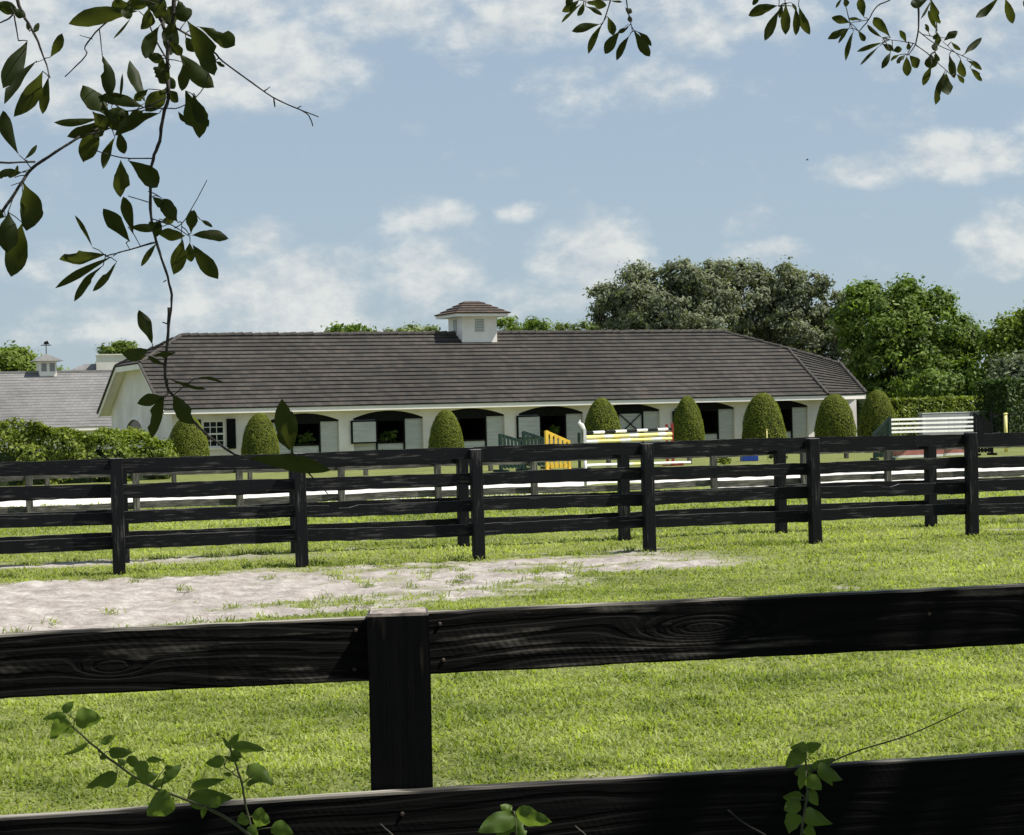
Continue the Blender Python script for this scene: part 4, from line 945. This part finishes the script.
wing('dark green jump wing with sloping top, next to the yellow wing', 524, 66, R(30), mt['paint_g'], 1.27, 1.0, .85)
wing('bright yellow slatted jump wing with steeply sloping top', 546.5, 63, R(25), mt['paint_y'], 1.30, .95, .78, slats=4)
# striped oxer
def standard(label, px, d, h, mat, tipmat=None, rz=0):
    root = empty('jump_standard', G(px, d), rz, label=label, cat='jump stand')
    MB().box(-.045, .045, -.045, .045, .08, h).build('post', mat, root); MB().box(-.35, .35, -.05, .05, 0, .08).box(-.05,.05,-.35,-.052,0,.08).box(-.05,.05,.052,.35,0,.08).build('foot', mat, root)
    if tipmat: MB().tube([(-.02,0,h),(-.08,0,h+.13),(-.17,0,h+.22),(-.13,0,h+.3)], [.05,.065,.045,.015], 8).build('finial', tipmat, root)
    return root
standard('white jump stand with leaning white finial at left of striped poles', 585, 62, 1.32, mt['paint_w'], mt['paint_w'])
standard('faded red jump stand at the right end of the striped poles', 672.5, 66.5, 1.42, mt['paint_r'])
standard('dark green jump stand behind the white finial stand', 579, 64, 1.2, mt['paint_g'])
standard('short red jump stand left of the taller faded red one', 667, 67.5, 1.38, mt['paint_r'])
def pole(label, a, b_, mats, bands, r=.05, group='coloured jump poles'):
    root = empty('jump_pole', a, 0, label=label, cat='jump pole', group=group); n_ = len(bands); b_ = Vector(b_)-Vector(a); 
    s0 = 0; tot = sum(x for x, _ in bands)
    for (ln_, mk) in bands:
        s1 = s0+ln_/tot; MB().tube([b_*s0, b_*s1], r, 8).build('band', mats[mk], root, smooth=False); s0 = s1
mats = {'k': mt['black'], 'w': mt['paint_w'], 'y': mt['paint_p'], 'g': mt['paint_g']}
def pz(px, py, d): return P(px, py, d)
pole('top jump pole banded black and white between the white and red stands', pz(585.5,433,62), pz(671,429,66.3), mats, [(1,'k'),(1.6,'w'),(1.6,'k'),(1.6,'w'),(1.6,'k'),(1.6,'w'),(1.6,'k'),(1.6,'w'),(.6,'k')], .048)
pole('pale yellow and white jump pole just below the black and white one', pz(585.5,437.5,62), pz(671,434,66.3), mats, [(2,'y'),(1,'w'),(2,'y'),(1,'w'),(2.5,'y'),(1,'w'),(.7,'y')], .062)
pole('pale yellow jump pole third from the top of the striped jump', pz(585.5,441.5,62), pz(671,438.5,66.3), mats, [(1,'w'),(2,'y'),(1,'w'),(2,'y'),(1,'w'),(1,'y')], .055)
pole('low white jump pole under the striped jump, above the ground pole', pz(585.5,457.5,62), pz(682,456,67), mats, [(3,'w'),(1,'y'),(3,'w')], .05)
pole('white ground pole lowest under the striped jump', pz(585.5,465.5,62), pz(690,462.5,67.2), mats, [(3,'w'),(1,'y'),(3,'w')], .05)
# white plank gate on the right
rt = 67
for i, (yl, yr) in enumerate([(419.5, 417.2), (423.8, 421.5), (428.2, 426.0), (432, 430)]):
    lab = ['topmost','second from top','third from top','lowest'][i]+' white plank of the white jump in front of the grey wall'
    a = pz(890, yl+.2, rt); b_ = pz(974, yr+.2, rt+3); root = empty('jump_plank', a, 0, label=lab, cat='jump plank', group='white planks of the right jump')
    MB().bar((0,0,0), b_-a, .03, .07).build('board', mt['paint_w'], root)
    q_ = MB(); d_ = (b_-a).normalized(); q_.bar(d_*-.02+Vector((0,0,-.03)), d_*.05+Vector((0,0,-.03)), .06, .06); q_.build('end_cleat', mt['paint_w'], root)
wing('dark green jump wing sloping down at the left end of the white planks', 890, rt, R(180+8), mt['paint_g'], 1.44, .9, .55, slats=4)
wing('black slatted jump wing at the right end of the white planks', 975, rt+3, R(10), mt['black'], 1.48, 1.08, .62, slats=4)
for i, (px, w_, lab) in enumerate([(892, 1.9, 'faded pink jump box under the left half of the white planks'), (934, 1.35, 'shorter faded pink jump box under the right half of the white planks')]):
    root = empty('jump_box', G(px, 68+i*1.6), R(20), label=lab, cat='jump box', group='pink boxes under the right jump')
    MB().box(0, w_, -.2, .2, .12, .52).build('panel', mt['paint_pk'], root, bevel=.02); MB().box(.05, w_-.05, -.22, .22, .04, .119).build('base', mt['paint_w'], root)
# blue step block, pale stakes, yellow post
root = empty('mounting_block', G(741, 70), R(10), label='small bright blue plastic step block on the grass behind the arena', cat='step block')
MB().box(0, .36, -.2, .2, 0, .34).build('upper_step', mt['paint_b'], root, bevel=.02); MB().box(.361, .56, -.2, .2, 0, .2).build('lower_step', mt['paint_b'], root, bevel=.02)
tub = MB().tube([(.46,0,.205),(.46,0,.32)], [.07,.085], 10).build('bucket', mt['paint_w']); tub.parent = None; tub.location = G(741, 70); tag(tub, 'small white bucket on the lower step of the blue block', 'bucket')
def stake(label, px, d, h, r, mat, name='marker_post'):
    root = empty(name, G(px, d), 0, label=label, cat='post'); MB().tube([(0,0,0),(0,0,h)], r, 8).build('shaft', mat, root, smooth=True); MB().tube([(0,0,h+.001),(0,0,h+.05)], [r*1.35, r*.9], 8).build('cap', mat, root)
stake('slim white post standing at the arena edge below the striped poles', 584.5, 44.8, .92, .035, mt['paint_w'])
stake('upright yellow post beside the tall dark hedge at right', 1006, 74, 1.40, .065, mt['paint_p'])
stake('thin pale stake in front of the broadest dome shrub', 767, 71, 1.05, .017, mt['paint_p'])
# flowering tufts by the far rail
for i, (px, d, lab) in enumerate([(722, 66, 'white flowering tuft left of the blue step block'), (886, 70, 'small pale flowering tuft below the last dome shrub'), (778, 68, 'dark low tuft right of the blue step block')]):
    g_ = G(px, d); root = empty('garden_plant', g_, 0, label=lab, cat='plant')
    link('foliage', leafcloud('f', [(0,0,.18)], [(.35,.3,.16)], [1], 500, .05, mt['hedgef'], .2, .12, 30, seed=60+i), mt['hedgef'] if i < 2 else mt['darkf'], root)
    if i < 2: link('flowers', leafcloud('f', [(0,0,.28)], [(.28,.25,.12)], [1], 140, .04, None, .3, .08, 30, seed=70+i), mt['paint_w'], root)
# grey wall at right
wa = G(921, 86); wb = G(988, 89); root = empty('garden_wall', wa, math.atan2(wb.y-wa.y, wb.x-wa.x), label='low pale grey wall behind the white plank jump', cat='wall'); wl = (wb-wa).length
MB().box(0, wl, -.1, .1, 0, 1.43).build('wall', plain('pale render', (.22,.23,.24), (.17,.18,.185), 1, .8), root); MB().box(-.03, wl+.03, -.12, .12, 1.432, 1.46).build('coping', mt['louver'], root)
wa = G(991, 80); root = empty('wire_gate', wa, R(15), label='dark metal gate in front of the tall dark hedge', cat='gate')
mb = MB(); mb.tube([(0,0,0),(0,0,1.5)], .05, 8); mb.tube([(1.6,0,0),(1.6,0,1.5)], .05, 8); mb.build('gate_post', mt['black'], root)
mb = MB(); mb.bar((.06,0,1.35),(1.54,0,1.35),.04,.05); mb.bar((.06,0,.2),(1.54,0,.2),.04,.05)
for i in range(11): mb.tube([(.1+i*.14,0,.2),(.1+i*.14,0,1.35)], .012, 5)
mb.build('gate_panel', mt['black'], root)

# bird far off in the sky
bp = P(807, 160, 230); root = empty('bird', bp, 0, label='tiny dark bird gliding high in the open sky', cat='bird')
mb = MB(); mb.tube([(-.18,0,0),(-.05,0,.01),(.1,0,0),(.2,0,-.01)], [.01,.05,.045,.01], 8)
mb.add([(-.05,0,.03),(.08,0,.03),(.02,.5,.10),(-.06,.45,.10)], [(0,1,2,3)]); mb.add([(-.05,0,.03),(.08,0,.03),(.02,-.5,.10),(-.06,-.45,.10)], [(3,2,1,0)])
mb.build('body', mt['black'], root)

# ------------------------------------------------------------------ overhanging tree
TB = Vector((5.6, -1.2, 0))
ot = empty('overhanging_oak', TB, 0, label='dark leafed tree whose twigs hang into the top of the view', cat='tree')
mt['nearf'] = leafmat('leathery oak leaves', (.014,.024,.010), (.035,.05,.012), .42, .55, .18, tcol=(.075,.09,.011), noise_s=12)
mt['canopy'] = leafmat('shading canopy leaves', (.022,.036,.012), (.05,.07,.016), .12, .45, .4, noise_s=2)
def TL(v): return Vector(v)-TB
mb = MB(); mb.tube([TL((5.6,-1.2,-.2)), TL((5.5,-1.1,1.2)), TL((5.3,-.9,2.6)), TL((4.9,-.7,4.0))], [.42,.33,.28,.24], 12); mb.build('trunk', mt['bark'], ot, smooth=True)
limb_ends = [(-3.2,3.2,4.6),(.2,4.6,4.7),(2.4,5.4,4.8),(-2.5,-1.5,5.6),(5,4.5,5.2),(1,-4,5.8),(8,1,5.6),(2,1,7)]
for e in limb_ends:
    s_ = Vector((5.0,-.75,3.7)); e = Vector(e); m1 = s_.lerp(e, .35)+Vector((0,0,.5)); m2 = s_.lerp(e, .7)+Vector((.1,0,.35))
    MB().tube([TL(s_), TL(m1), TL(m2), TL(e)], [.17,.12,.07,.025], 9).build('limb', mt['bark'], ot, smooth=True)
cen = []; rad = []; g = random.Random(5)
for i in range(80):  # unseen crown, spread back and thickened to keep the near fence shaded
    x = g.uniform(-5, 10); y = g.uniform(-11, 5.2); zmin = max(4.4, CH+.23*max(y+1.2, 0)*1.35+1.2)
    z = zmin+g.uniform(.5, 3.2); cen.append((x-TB.x, y-TB.y, z)); rad.append((1.6, 1.4, .9))
link('crown', leafcloud('crown', cen, rad, [1]*len(cen), 170000, .11, mt['canopy'], .1, .6, 1500, seed=81), mt['canopy'], ot)

class Spray:
    def __init__(s): s.lv = []; s.lf = []; s.t = []; s.mb = MB(); s.bases = []; s.tp = []
    def leaf(s, b_, t, w, d0, depthj=.04, tint=None, fold=.25, shape='oak', o=Vector((0,0,0))):
        g = random; pb = P(b_[0], b_[1], d0+g.uniform(-depthj, depthj)); pt = P(t[0], t[1], pb.y+g.uniform(-.5,.5)*(abs(t[0]-b_[0])+abs(t[1]-b_[1]))*d0/F*.7)
        ax = pt-pb; ln = ax.length
        if ln < 1e-5: return
        ax.normalize(); view = (pb-Vector((0,0,CH))).normalized(); sd_ = ax.cross(view).normalized(); nn_ = sd_.cross(ax).normalized()
        ang = g.uniform(-.5, .5); sd2 = (sd_*cos(ang)+nn_*sin(ang)).normalized(); n2 = sd2.cross(ax)
        hw = w*d0/F/2/max(.75, cos(ang)); k = 12; curve = g.uniform(-.17, .17)*ln; bend = g.uniform(-.06,.06)*ln; s.bases.append(pb-o); tn = g.random() if tint is None else tint
        base_ = len(s.lv); ws = []
        for i in range(k+1):
            f = i/k
            if shape == 'oak': r_ = math.sin(pi*min(1, f**1.42))**.8 if 0 < f < 1 else 0
            else: r_ = (math.sin(pi*f**.62)**.8) if 0 < f < 1 else 0
            if i == 0: bs = (g.choice((-1, 1)), g.randint(3, 10)) if g.random() < .22 else (0, 0); sl = g.uniform(.82, 1.05); sr = g.uniform(.82, 1.05)
            r_ *= 1+g.uniform(-.05, .05)
            c = pb+ax*ln*f+n2*curve*4*f*(1-f)+sd2*bend*4*f*(1-f); up = n2*fold*hw*r_
            for q_ in (-1, -.5, 0, .5, 1):
                wq = (sl if q_ < 0 else sr)*(.55 if (bs[0]*q_ > .9 and abs(i-bs[1]) < 1.5) else 1)
                s.lv.append(c+sd2*hw*r_*q_*wq+up*abs(q_)+n2*hw*.12*math.sin(i*1.1+q_*2+tn*9)*abs(q_)-o); s.t.append(tn)
        for i in range(k):
            for q_ in range(4): a = base_+i*5+q_; s.lf.append((a, a+1, a+6, a+5))
    def twig(s, pts, d0, r0, r1=None, o=Vector((0,0,0)), dj=.01, pre=None):
        r1 = r1 or r0*.7; V = [P(x, y, d0+random.uniform(-dj, dj)) for x, y in pts]
        if pre: s.mb.tube([Vector(pre)-o, V[0]-o], [r0*1.3, r0], 7)
        # smooth with small kinks
        out = []; rr = []; n_ = len(V)
        for i in range(n_-1):
            p0 = V[max(i-1, 0)]; p1 = V[i]; p2 = V[i+1]; p3 = V[min(i+2, n_-1)]
            for j in range(4):
                t = j/4; q_ = .5*((2*p1)+(p2-p0)*t+(2*p0-5*p1+4*p2-p3)*t*t+(3*p1-p0-3*p2+p3)*t**3)
                out.append(q_+Vector((random.uniform(-1,1), 0, random.uniform(-1,1)))*r0*.25-o); f = (i+t)/(n_-1); rr.append((r0+(r1-r0)*f)*random.uniform(.88, 1.15))
        out.append(V[-1]-o); rr.append(r1)
        s.mb.tube(out, rr, 7); s.tp += out
    def done(s, parent, lm, tm, ln_='leaves', tn_='twig'):
        for b_ in s.bases:                    # leaf stalks
            q_ = min(s.tp, key=lambda t_: (t_-b_).length); dl = (q_-b_).length
            if .003 < dl < .07: s.mb.tube([q_, q_.lerp(b_, .5)+Vector((0,0,.04*dl)), b_], [.0011, .0009, .0008], 5)
        me = bpy.data.meshes.new(ln_); me.from_pydata([tuple(v) for v in s.lv], [], s.lf); me.update()
        at = me.attributes.new('tint', 'FLOAT', 'POINT'); at.data.foreach_set('value', np.array(s.t, np.float32)); me.polygons.foreach_set('use_smooth', [True]*len(me.polygons))
        link(ln_, me, lm, parent); s.mb.build(tn_, tm, parent, smooth=True)

random.seed(21)
def Z1(pts): return [(x/2.694, y/2.694) for x, y in pts]
def Z5(pts): return [(100+x/3.976, 290+y/3.976) for x, y in pts]
def Z6(pts): return [(550+x/3.793, y/3.793) for x, y in pts]
def Z7(pts): return [(810+x/4.785, y/4.785) for x, y in pts]
D1 = 3.5; px2m = D1/F
s = Spray()
LV = [(375,30,185,65,52),(275,148,297,262,42),(393,278,350,162,36),(322,275,330,198,9),(300,320,222,232,58),(395,292,270,258,34),(270,318,145,330,22),(275,325,180,368,32),
 (265,345,225,438,60),(310,370,278,455,26),(320,350,335,415,32),(430,305,310,365,40),(325,430,325,532,50),(345,432,425,505,58),(360,630,332,530,36),(350,650,278,562,44),
 (345,612,425,615,28),(480,600,440,535,44),(500,635,425,630,38),(515,628,522,566,36),(540,592,573,612,12),(512,635,617,643,32),(492,645,468,740,48),(512,652,515,706,30),
 (518,658,588,752,42),(425,652,380,718,18),(250,667,202,580,13),(285,685,160,698,42),(305,690,148,777,22),(278,716,200,812,25),(315,705,250,785,22),(505,55,578,205,60),
 (535,72,634,122,46),(480,140,578,236,52),(580,165,606,180,12),(495,168,490,245,36),(452,228,415,180,34),(500,245,538,372,66),(520,252,562,342,38),(450,238,392,300,52),
 (430,70,392,158,46),(392,148,440,160,32),(468,40,460,150,46),(355,45,305,105,8),(330,20,400,10,40),(400,20,400,75,36),(440,0,420,50,40),(480,0,500,60,46),(380,0,450,20,50),(350,10,300,20,40),
 (500,60,450,20,36),(450,200,470,240,30),(280,300,330,350,45),(300,290,345,330,40),(250,300,290,350,40),(435,150,445,215,40),(480,300,500,330,14),
 (470,60,440,110,34),(430,20,470,70,38),(410,40,380,80,30),(455,110,490,150,30),(460,180,430,225,34),(445,240,480,275,28),(330,310,290,300,34),(290,330,250,370,30),(310,300,350,340,34),(400,240,360,270,26),(360,15,330,45,34),(500,100,530,140,36),(410,530,440,560,24),(440,610,400,600,24),
 (430,590,420,640,26),(432,600,470,590,26),(345,330,385,300,30)]
for a, b_, c, d_, w in LV:
    (p0, p1) = Z1([(a, b_), (c, d_)]); s.leaf(p0, p1, w/2.694, D1, .08, o=TB)
TW = [([(470,-30),(465,60),(450,160),(455,250),(440,310),(430,380),(412,430),(405,500),(407,580),(420,650),(440,710),(460,780),(460,835),(451,930)], 10.5, 5),
 ([(440,-30),(430,30),(440,70),(452,120)], 12, 8), ([(450,160),(420,110),(400,60)], 5, 3),
 ([(445,60),(500,90),(565,130),(600,165),(660,210),(735,262),(800,292),(858,315)], 5.5, 2.6), ([(806,294),(832,312),(843,340)], 3, 2.5), ([(712,246),(728,234)], 4, 2), ([(738,266),(741,288)], 4, 3), ([(800,292),(812,286)],3,2),
 ([(200,372),(300,345),(380,300),(440,292),(485,290),(540,250),(565,190)], 3.5, 2.5), ([(300,270),(340,300),(400,285),(450,262)], 4, 3),
 ([(255,405),(330,425),(412,427)], 2.8, 3.5), ([(345,528),(400,545)], 2.2, 2.8), ([(420,652),(350,672),(285,690)], 5, 3), ([(400,516),(430,530),(470,570)], 2.6, 2),
 ([(412,590),(460,605),(500,630),(512,640)], 3.2, 2), ([(470,615),(500,590),(558,485)], 3.2, 1.8), ([(350,672),(340,655)],2,2), ([(378,662),(360,630)],2,2),
 ([(330,30),(270,75),(230,125),(232,150),(175,207)], 4.5, 2.8), ([(268,80),(276,148)], 2.8, 2.2), ([(250,105),(215,95)], 2.6, 1.6), ([(490,600),(488,650)],2,2), ([(448,755),(440,760)],3,2)]
for pts, r0, r1 in TW: s.twig(Z1(pts), D1, r0/2.694*px2m/2*1.1, r1/2.694*px2m/2*1.1, o=TB, pre=(Vector((-1.0, 3.4, 3.9)) if pts[0][1] == -30 and r0 == 10.5 else None))
# lower end of the long hanging twig
for a, b_, c, d_, w in [(208,215,155,80,56),(198,232,86,252,62),(258,430,148,452,50),(258,418,205,590,62),(285,410,375,532,72),(270,352,425,395,18),(380,350,490,368,16),
   (765,640,722,432,80),(765,645,762,480,62),(755,640,708,560,44),(575,668,918,718,78),(300,250,215,262,26),(262,300,190,262,22)]:
    (p0, p1) = Z5([(a, b_), (c, d_)]); s.leaf(p0, p1, w/3.976, D1-.05, .03, o=TB)
for pts, r0, r1 in [([(275,70),(270,200),(258,300),(265,380),(290,420),(380,530),(470,610),(560,662),(680,662),(765,655)], 13, 8), ([(270,225),(210,228)], 5, 4), ([(765,655),(760,600)], 6, 4), ([(795,690),(840,740),(905,810)], 9, 4), ([(272,135),(248,128)],6,4)]:
    s.twig(Z5(pts), D1, r0/3.976*px2m/2, r1/3.976*px2m/2, o=TB)
s.done(ot, mt['nearf'], mt['twig'])
# far left spray
s = Spray(); D2 = 3.3; q2 = D2/F
for a, b_, c, d_, w in [(75,110,8,238,50),(98,165,12,280,32),(115,192,38,315,50),(132,205,115,308,28),(135,155,168,90,28),(52,418,8,298,38),(65,430,100,390,14),(62,465,-10,475,28),(62,490,72,622,70),(22,570,20,682,58),(60,600,30,746,66),(55,35,-10,10,42),(40,478,48,445,10),(15,585,-30,570,40),(30,20,70,45,26),(88,90,105,62,16),(80,85,72,62,12),(-20,580,-60,640,50)]:
    (p0, p1) = Z1([(a, b_), (c, d_)]); s.leaf(p0, p1, w/2.694, D2, .05, o=TB)
for pts, r0, r1 in [([(35,-40),(60,35),(95,95),(120,160),(135,210)], 9, 3), ([(0,62),(25,50),(38,35)], 3, 5), ([(38,40),(50,110)], 4, 3), ([(120,160),(98,168)], 2, 2),
   ([(215,368),(150,410),(85,455),(60,490),(20,550),(-20,590),(-80,560),(-160,430)], 7, 9), ([(95,436),(0,438),(-60,430)], 5, 5), ([(60,490),(30,500)], 2.5, 2), ([(85,455),(60,463)], 3, 2), ([(60,497),(62,540)], 2.5, 2),([(40,520),(22,572)],2.5,2)]:
    s.twig(Z1(pts), D2, r0/2.694*q2/2*1.1, r1/2.694*q2/2*1.1, o=TB, pre=(Vector((-1.1,3.3,3.9)) if pts[0][1] == -40 else None))
s.twig([(-60,160),(-100,60),(-110,-60),(-80,-160)], D2, .006, .012, o=TB)
s.done(ot, mt['nearf'], mt['twig'])
# upper middle and right sprays
s = Spray(); D3 = 3.9; q3 = D3/F
for a, b_, c, d_, w in [(110,0,45,45,35),(125,10,42,88,14),(130,5,105,62,24),(135,10,215,20,36),(135,25,198,58,20),(190,92,82,120,34),(200,90,145,205,30),(218,62,240,135,36),(300,98,255,125,20),(265,118,208,205,48),(302,135,252,230,28),(318,115,378,215,44),(330,120,385,175,24),(230,5,275,8,10),(285,30,312,48,24),(300,55,308,85,18),(90,-10,60,20,30),
   (865,22,752,60,46),(870,35,815,155,36),(895,10,893,132,40),(930,25,932,135,34),(945,25,985,132,36),(800,-15,768,20,24),(880,15,870,70,20),(915,10,935,40,14)]:
    (p0, p1) = Z6([(a, b_), (c, d_)]); s.leaf(p0, p1, w/3.793, D3, .05, tint=random.random()*.4, o=TB)
for pts, r0, r1, pre in [([(245,-60),(215,50),(195,95)], 6, 3.5, (.3,4.1,3.8)), ([(283,-60),(295,40),(305,80),(312,120)], 5, 3, (.35,4.1,3.8)), ([(870,-50),(868,25)], 4, 3, (.6,4.1,3.8)), ([(888,-50),(892,15)], 4, 3, (.6,4.1,3.8)), ([(950,-50),(942,25)], 4, 3, (.65,4.1,3.8)), ([(245,0),(150,5),(110,0)], 3, 2.5, None), ([(300,90),(265,118)], 2, 2, None)]:
    s.twig(Z6(pts), D3, r0/3.793*q3/2, r1/3.793*q3/2, o=TB, pre=pre)
s.done(ot, mt['nearf'], mt['twig'])
s = Spray()
for a, b_, c, d_, w in [(155,-10,122,40,16),(160,-8,178,30,32),(258,85,240,-12,46),(190,110,102,85,44),(245,95,185,90,20),(190,135,83,188,38),(190,130,135,208,20),(208,150,170,292,30),(228,145,262,198,28),(350,182,272,118,22),(385,180,303,85,52),(350,203,222,248,24),(335,218,240,312,18),(345,210,400,240,32),(395,245,440,235,34),(385,250,342,330,30),(430,262,385,292,18),(455,262,415,305,30),(462,268,465,366,46),(475,265,515,325,46),(460,205,428,145,28),(470,200,468,240,22),
   (560,0,480,20,50),(575,5,530,90,14),(578,-8,622,115,44),(608,150,565,50,26),(568,160,550,115,22),(605,150,610,220,32),(640,195,705,150,40),(675,200,720,240,20),(735,262,822,180,34),(750,290,822,335,24),(720,280,740,370,44),(765,325,822,390,34),(665,262,690,375,38),(700,355,735,400,28),(645,340,600,502,44),(650,350,660,455,60),(600,250,605,300,34),(575,260,580,330,62),(582,310,540,410,34),(905,-15,792,85,42),(932,-12,970,115,44),(1035,-15,1024,35,18),(610,160,590,190,24),(600,200,600,245,36)]:
    (p0, p1) = Z7([(a, b_), (c, d_)]); s.leaf(p0, p1, w/4.785, D3, .05, tint=random.random()*.5, o=TB)
for pts, r0, r1, pre in [([(420,-60),(390,-5),(320,30),(280,95),(235,150)], 7, 4, (.8,4.0,3.8)), ([(513,-60),(520,100),(505,210),(470,262)], 10, 4, (.85,4.0,3.8)), ([(505,210),(440,198),(380,190),(345,182)], 4, 3, None), ([(520,150),(590,205),(700,255),(800,300)], 5, 3, None),
   ([(505,215),(560,255),(620,310),(690,372)], 5, 3, None), ([(585,-60),(578,10),(530,90)], 4, 3, (.9,4.0,3.8)), ([(535,165),(620,180),(660,180)], 4, 2.5, None), ([(280,95),(190,110)], 4, 3, None), ([(635,200),(680,240)], 3, 2.5, None), ([(350,185),(345,205)],3,2,None), ([(915,-60),(915,-10)], 4, 3, (1.05,4.0,3.8)), ([(975,-60),(935,-8)], 4, 3, (1.05,4.0,3.8)), ([(630,190),(600,230),(600,260)],4,3,None), ([(610,60),(600,160)],3,3,None)]:
    s.twig(Z7(pts), D3, r0/4.785*q3/2*1.1, r1/4.785*q3/2*1.1, o=TB, pre=pre)
s.done(ot, mt['nearf'], mt['twig'])

# ------------------------------------------------------------------ weeds in front of the near fence
mt['weed'] = leafmat('soft weed leaves', (.06,.11,.018), (.12,.19,.03), .42, .5, .25, tcol=(.20,.30,.035), noise_s=14)
mt['stem'] = plain('green brown stem', (.10,.12,.05), (.06,.06,.03), 30, .7)
def Z8(pts): return [(x/3.413, 690+y/3.413) for x, y in pts]
def weed(label, foot_px, D, twigs, leaves, conv, fs, rs=1.0):
    o_ = P(foot_px, 835, D); o_.z = 0; root = empty('weed_plant', o_, 0, label=label, cat='plant'); s = Spray()
    for pts, r0, r1 in twigs:
        s.twig(conv(pts), D, r0*D/F/2, r1*D/F/2, o=o_)
    p0 = P(*conv([twigs[0][0][0]])[0], D); a = p0-o_; s.mb.tube([a, Vector((a.x*.5, .02, a.z*.55)), Vector((0,0,0))], [twigs[0][1]*D/F/2, twigs[0][1]*D/F*.6, twigs[0][1]*D/F*.7], 6)
    for a, b_, c, d_, w in leaves:
        q0, q1 = conv([(a, b_), (c, d_)]); s.leaf(q0, q1, w/fs, D, .05, shape='weed', o=o_, fold=.35)
    s.done(root, mt['weed'], mt['stem'], 'leaves', 'stem')
random.seed(5)
weed('leaning vine with rounded leaves before the near fence at lower left', 262, 3.8,
  [([(880,540),(850,495),(760,430),(640,375),(520,330),(420,270),(330,200),(240,120)], 3.6, 2), ([(250,125),(255,100)],1.2,1), ([(640,375),(650,340)],1.2,1), ([(300,180),(330,195)],1.2,1)],
  [(240,115,170,165,80),(225,90,145,100,35),(215,75,252,38,32),(255,100,350,98,78),(300,180,212,222,20),(345,185,395,155,30),(370,210,455,212,42),(400,285,293,332,52),(460,300,435,332,30),(480,240,500,312,55),(500,240,555,240,25),(560,300,620,255,42),(520,330,600,295,25),(580,355,500,428,95),(650,332,770,305,36),(640,375,795,370,76),(715,395,752,365,40),(440,225,470,270,40),(470,300,540,290,44),(430,250,400,235,26),(700,400,690,440,24),(560,270,590,262,20),(340,225,365,232,20)], Z8, 3.413)
weed('upright small weed with pointed leaves right of the leaning vine', 250, 3.9,
  [([(880,560),(840,400),(825,320),(800,240),(785,200)], 2.6, 1.6), ([(825,320),(870,285)],1.2,1), ([(815,300),(765,262)],1.2,1), ([(780,250),(790,210)],1,1)],
  [(790,195,908,205,42),(785,190,815,146,26),(790,200,758,160,20),(790,215,828,230,34),(765,235,700,250,46),(845,258,934,326,60),(840,325,900,305,25),(840,430,808,452,50),(860,430,922,452,66),(925,470,1002,492,60),(815,240,760,225,20),(845,470,880,500,40),(790,290,760,285,16)], Z8, 3.413)
weed('pale green sapling with drooping leaves and long bare shoot at lower right', 802, 4.0,
  [([(800,850),(803,820),(808,790),(806,765),(806,750)], 3, 2), ([(812,772),(825,765),(860,750),(910,735),(968,708)], 2.2, 1.0), ([(806,800),(790,800)],1.2,1)],
  [(806,752,786,768,17),(806,750,822,744,12),(808,748,790,748,13),(810,765,800,790,14),(818,766,843,780,15),(812,768,835,758,12),(806,778,822,790,15),(800,800,784,810,17),(802,795,783,797,14),(805,812,833,824,18),(800,815,789,834,17),(806,768,794,774,12),(809,790,818,806,12),(804,830,816,838,14),(822,766,833,786,11)], lambda p: p, 1.0)
weed('low leafy sprig at the bottom edge near the middle', 516, 4.0,
  [([(517,850),(516,830),(514,812)], 2.5, 1.8)],
  [(515,816,478,832,22),(515,812,552,822,20),(512,811,500,805,11),(515,816,526,838,20),(514,820,496,842,18)], lambda p: p, 1.0)
for i, (pts, lab) in enumerate([([(772,842),(765,835),(745,824),(728,810)], 'bare grey twig poking up left of the pale sapling'), ([(592,850),(585,835),(575,826)], 'tiny bare twig at the bottom edge right of the leafy sprig'), ([(400,848),(392,835),(380,824)], 'tiny bare twig at the bottom edge below the thick post')]):
    o_ = P(pts[0][0], 835, 4.0); o_.z = 0; s = Spray(); s.twig(pts, 4.0, .0022, .0012, o=o_); a = P(*pts[0], 4.0)-o_; s.mb.tube([a, Vector((0,0,0))], [.0022, .004], 6)
    ob = s.mb.build('bare_twig', mt['twig'], None, o_, smooth=True); tag(ob, lab, 'twig')
print('DONE')
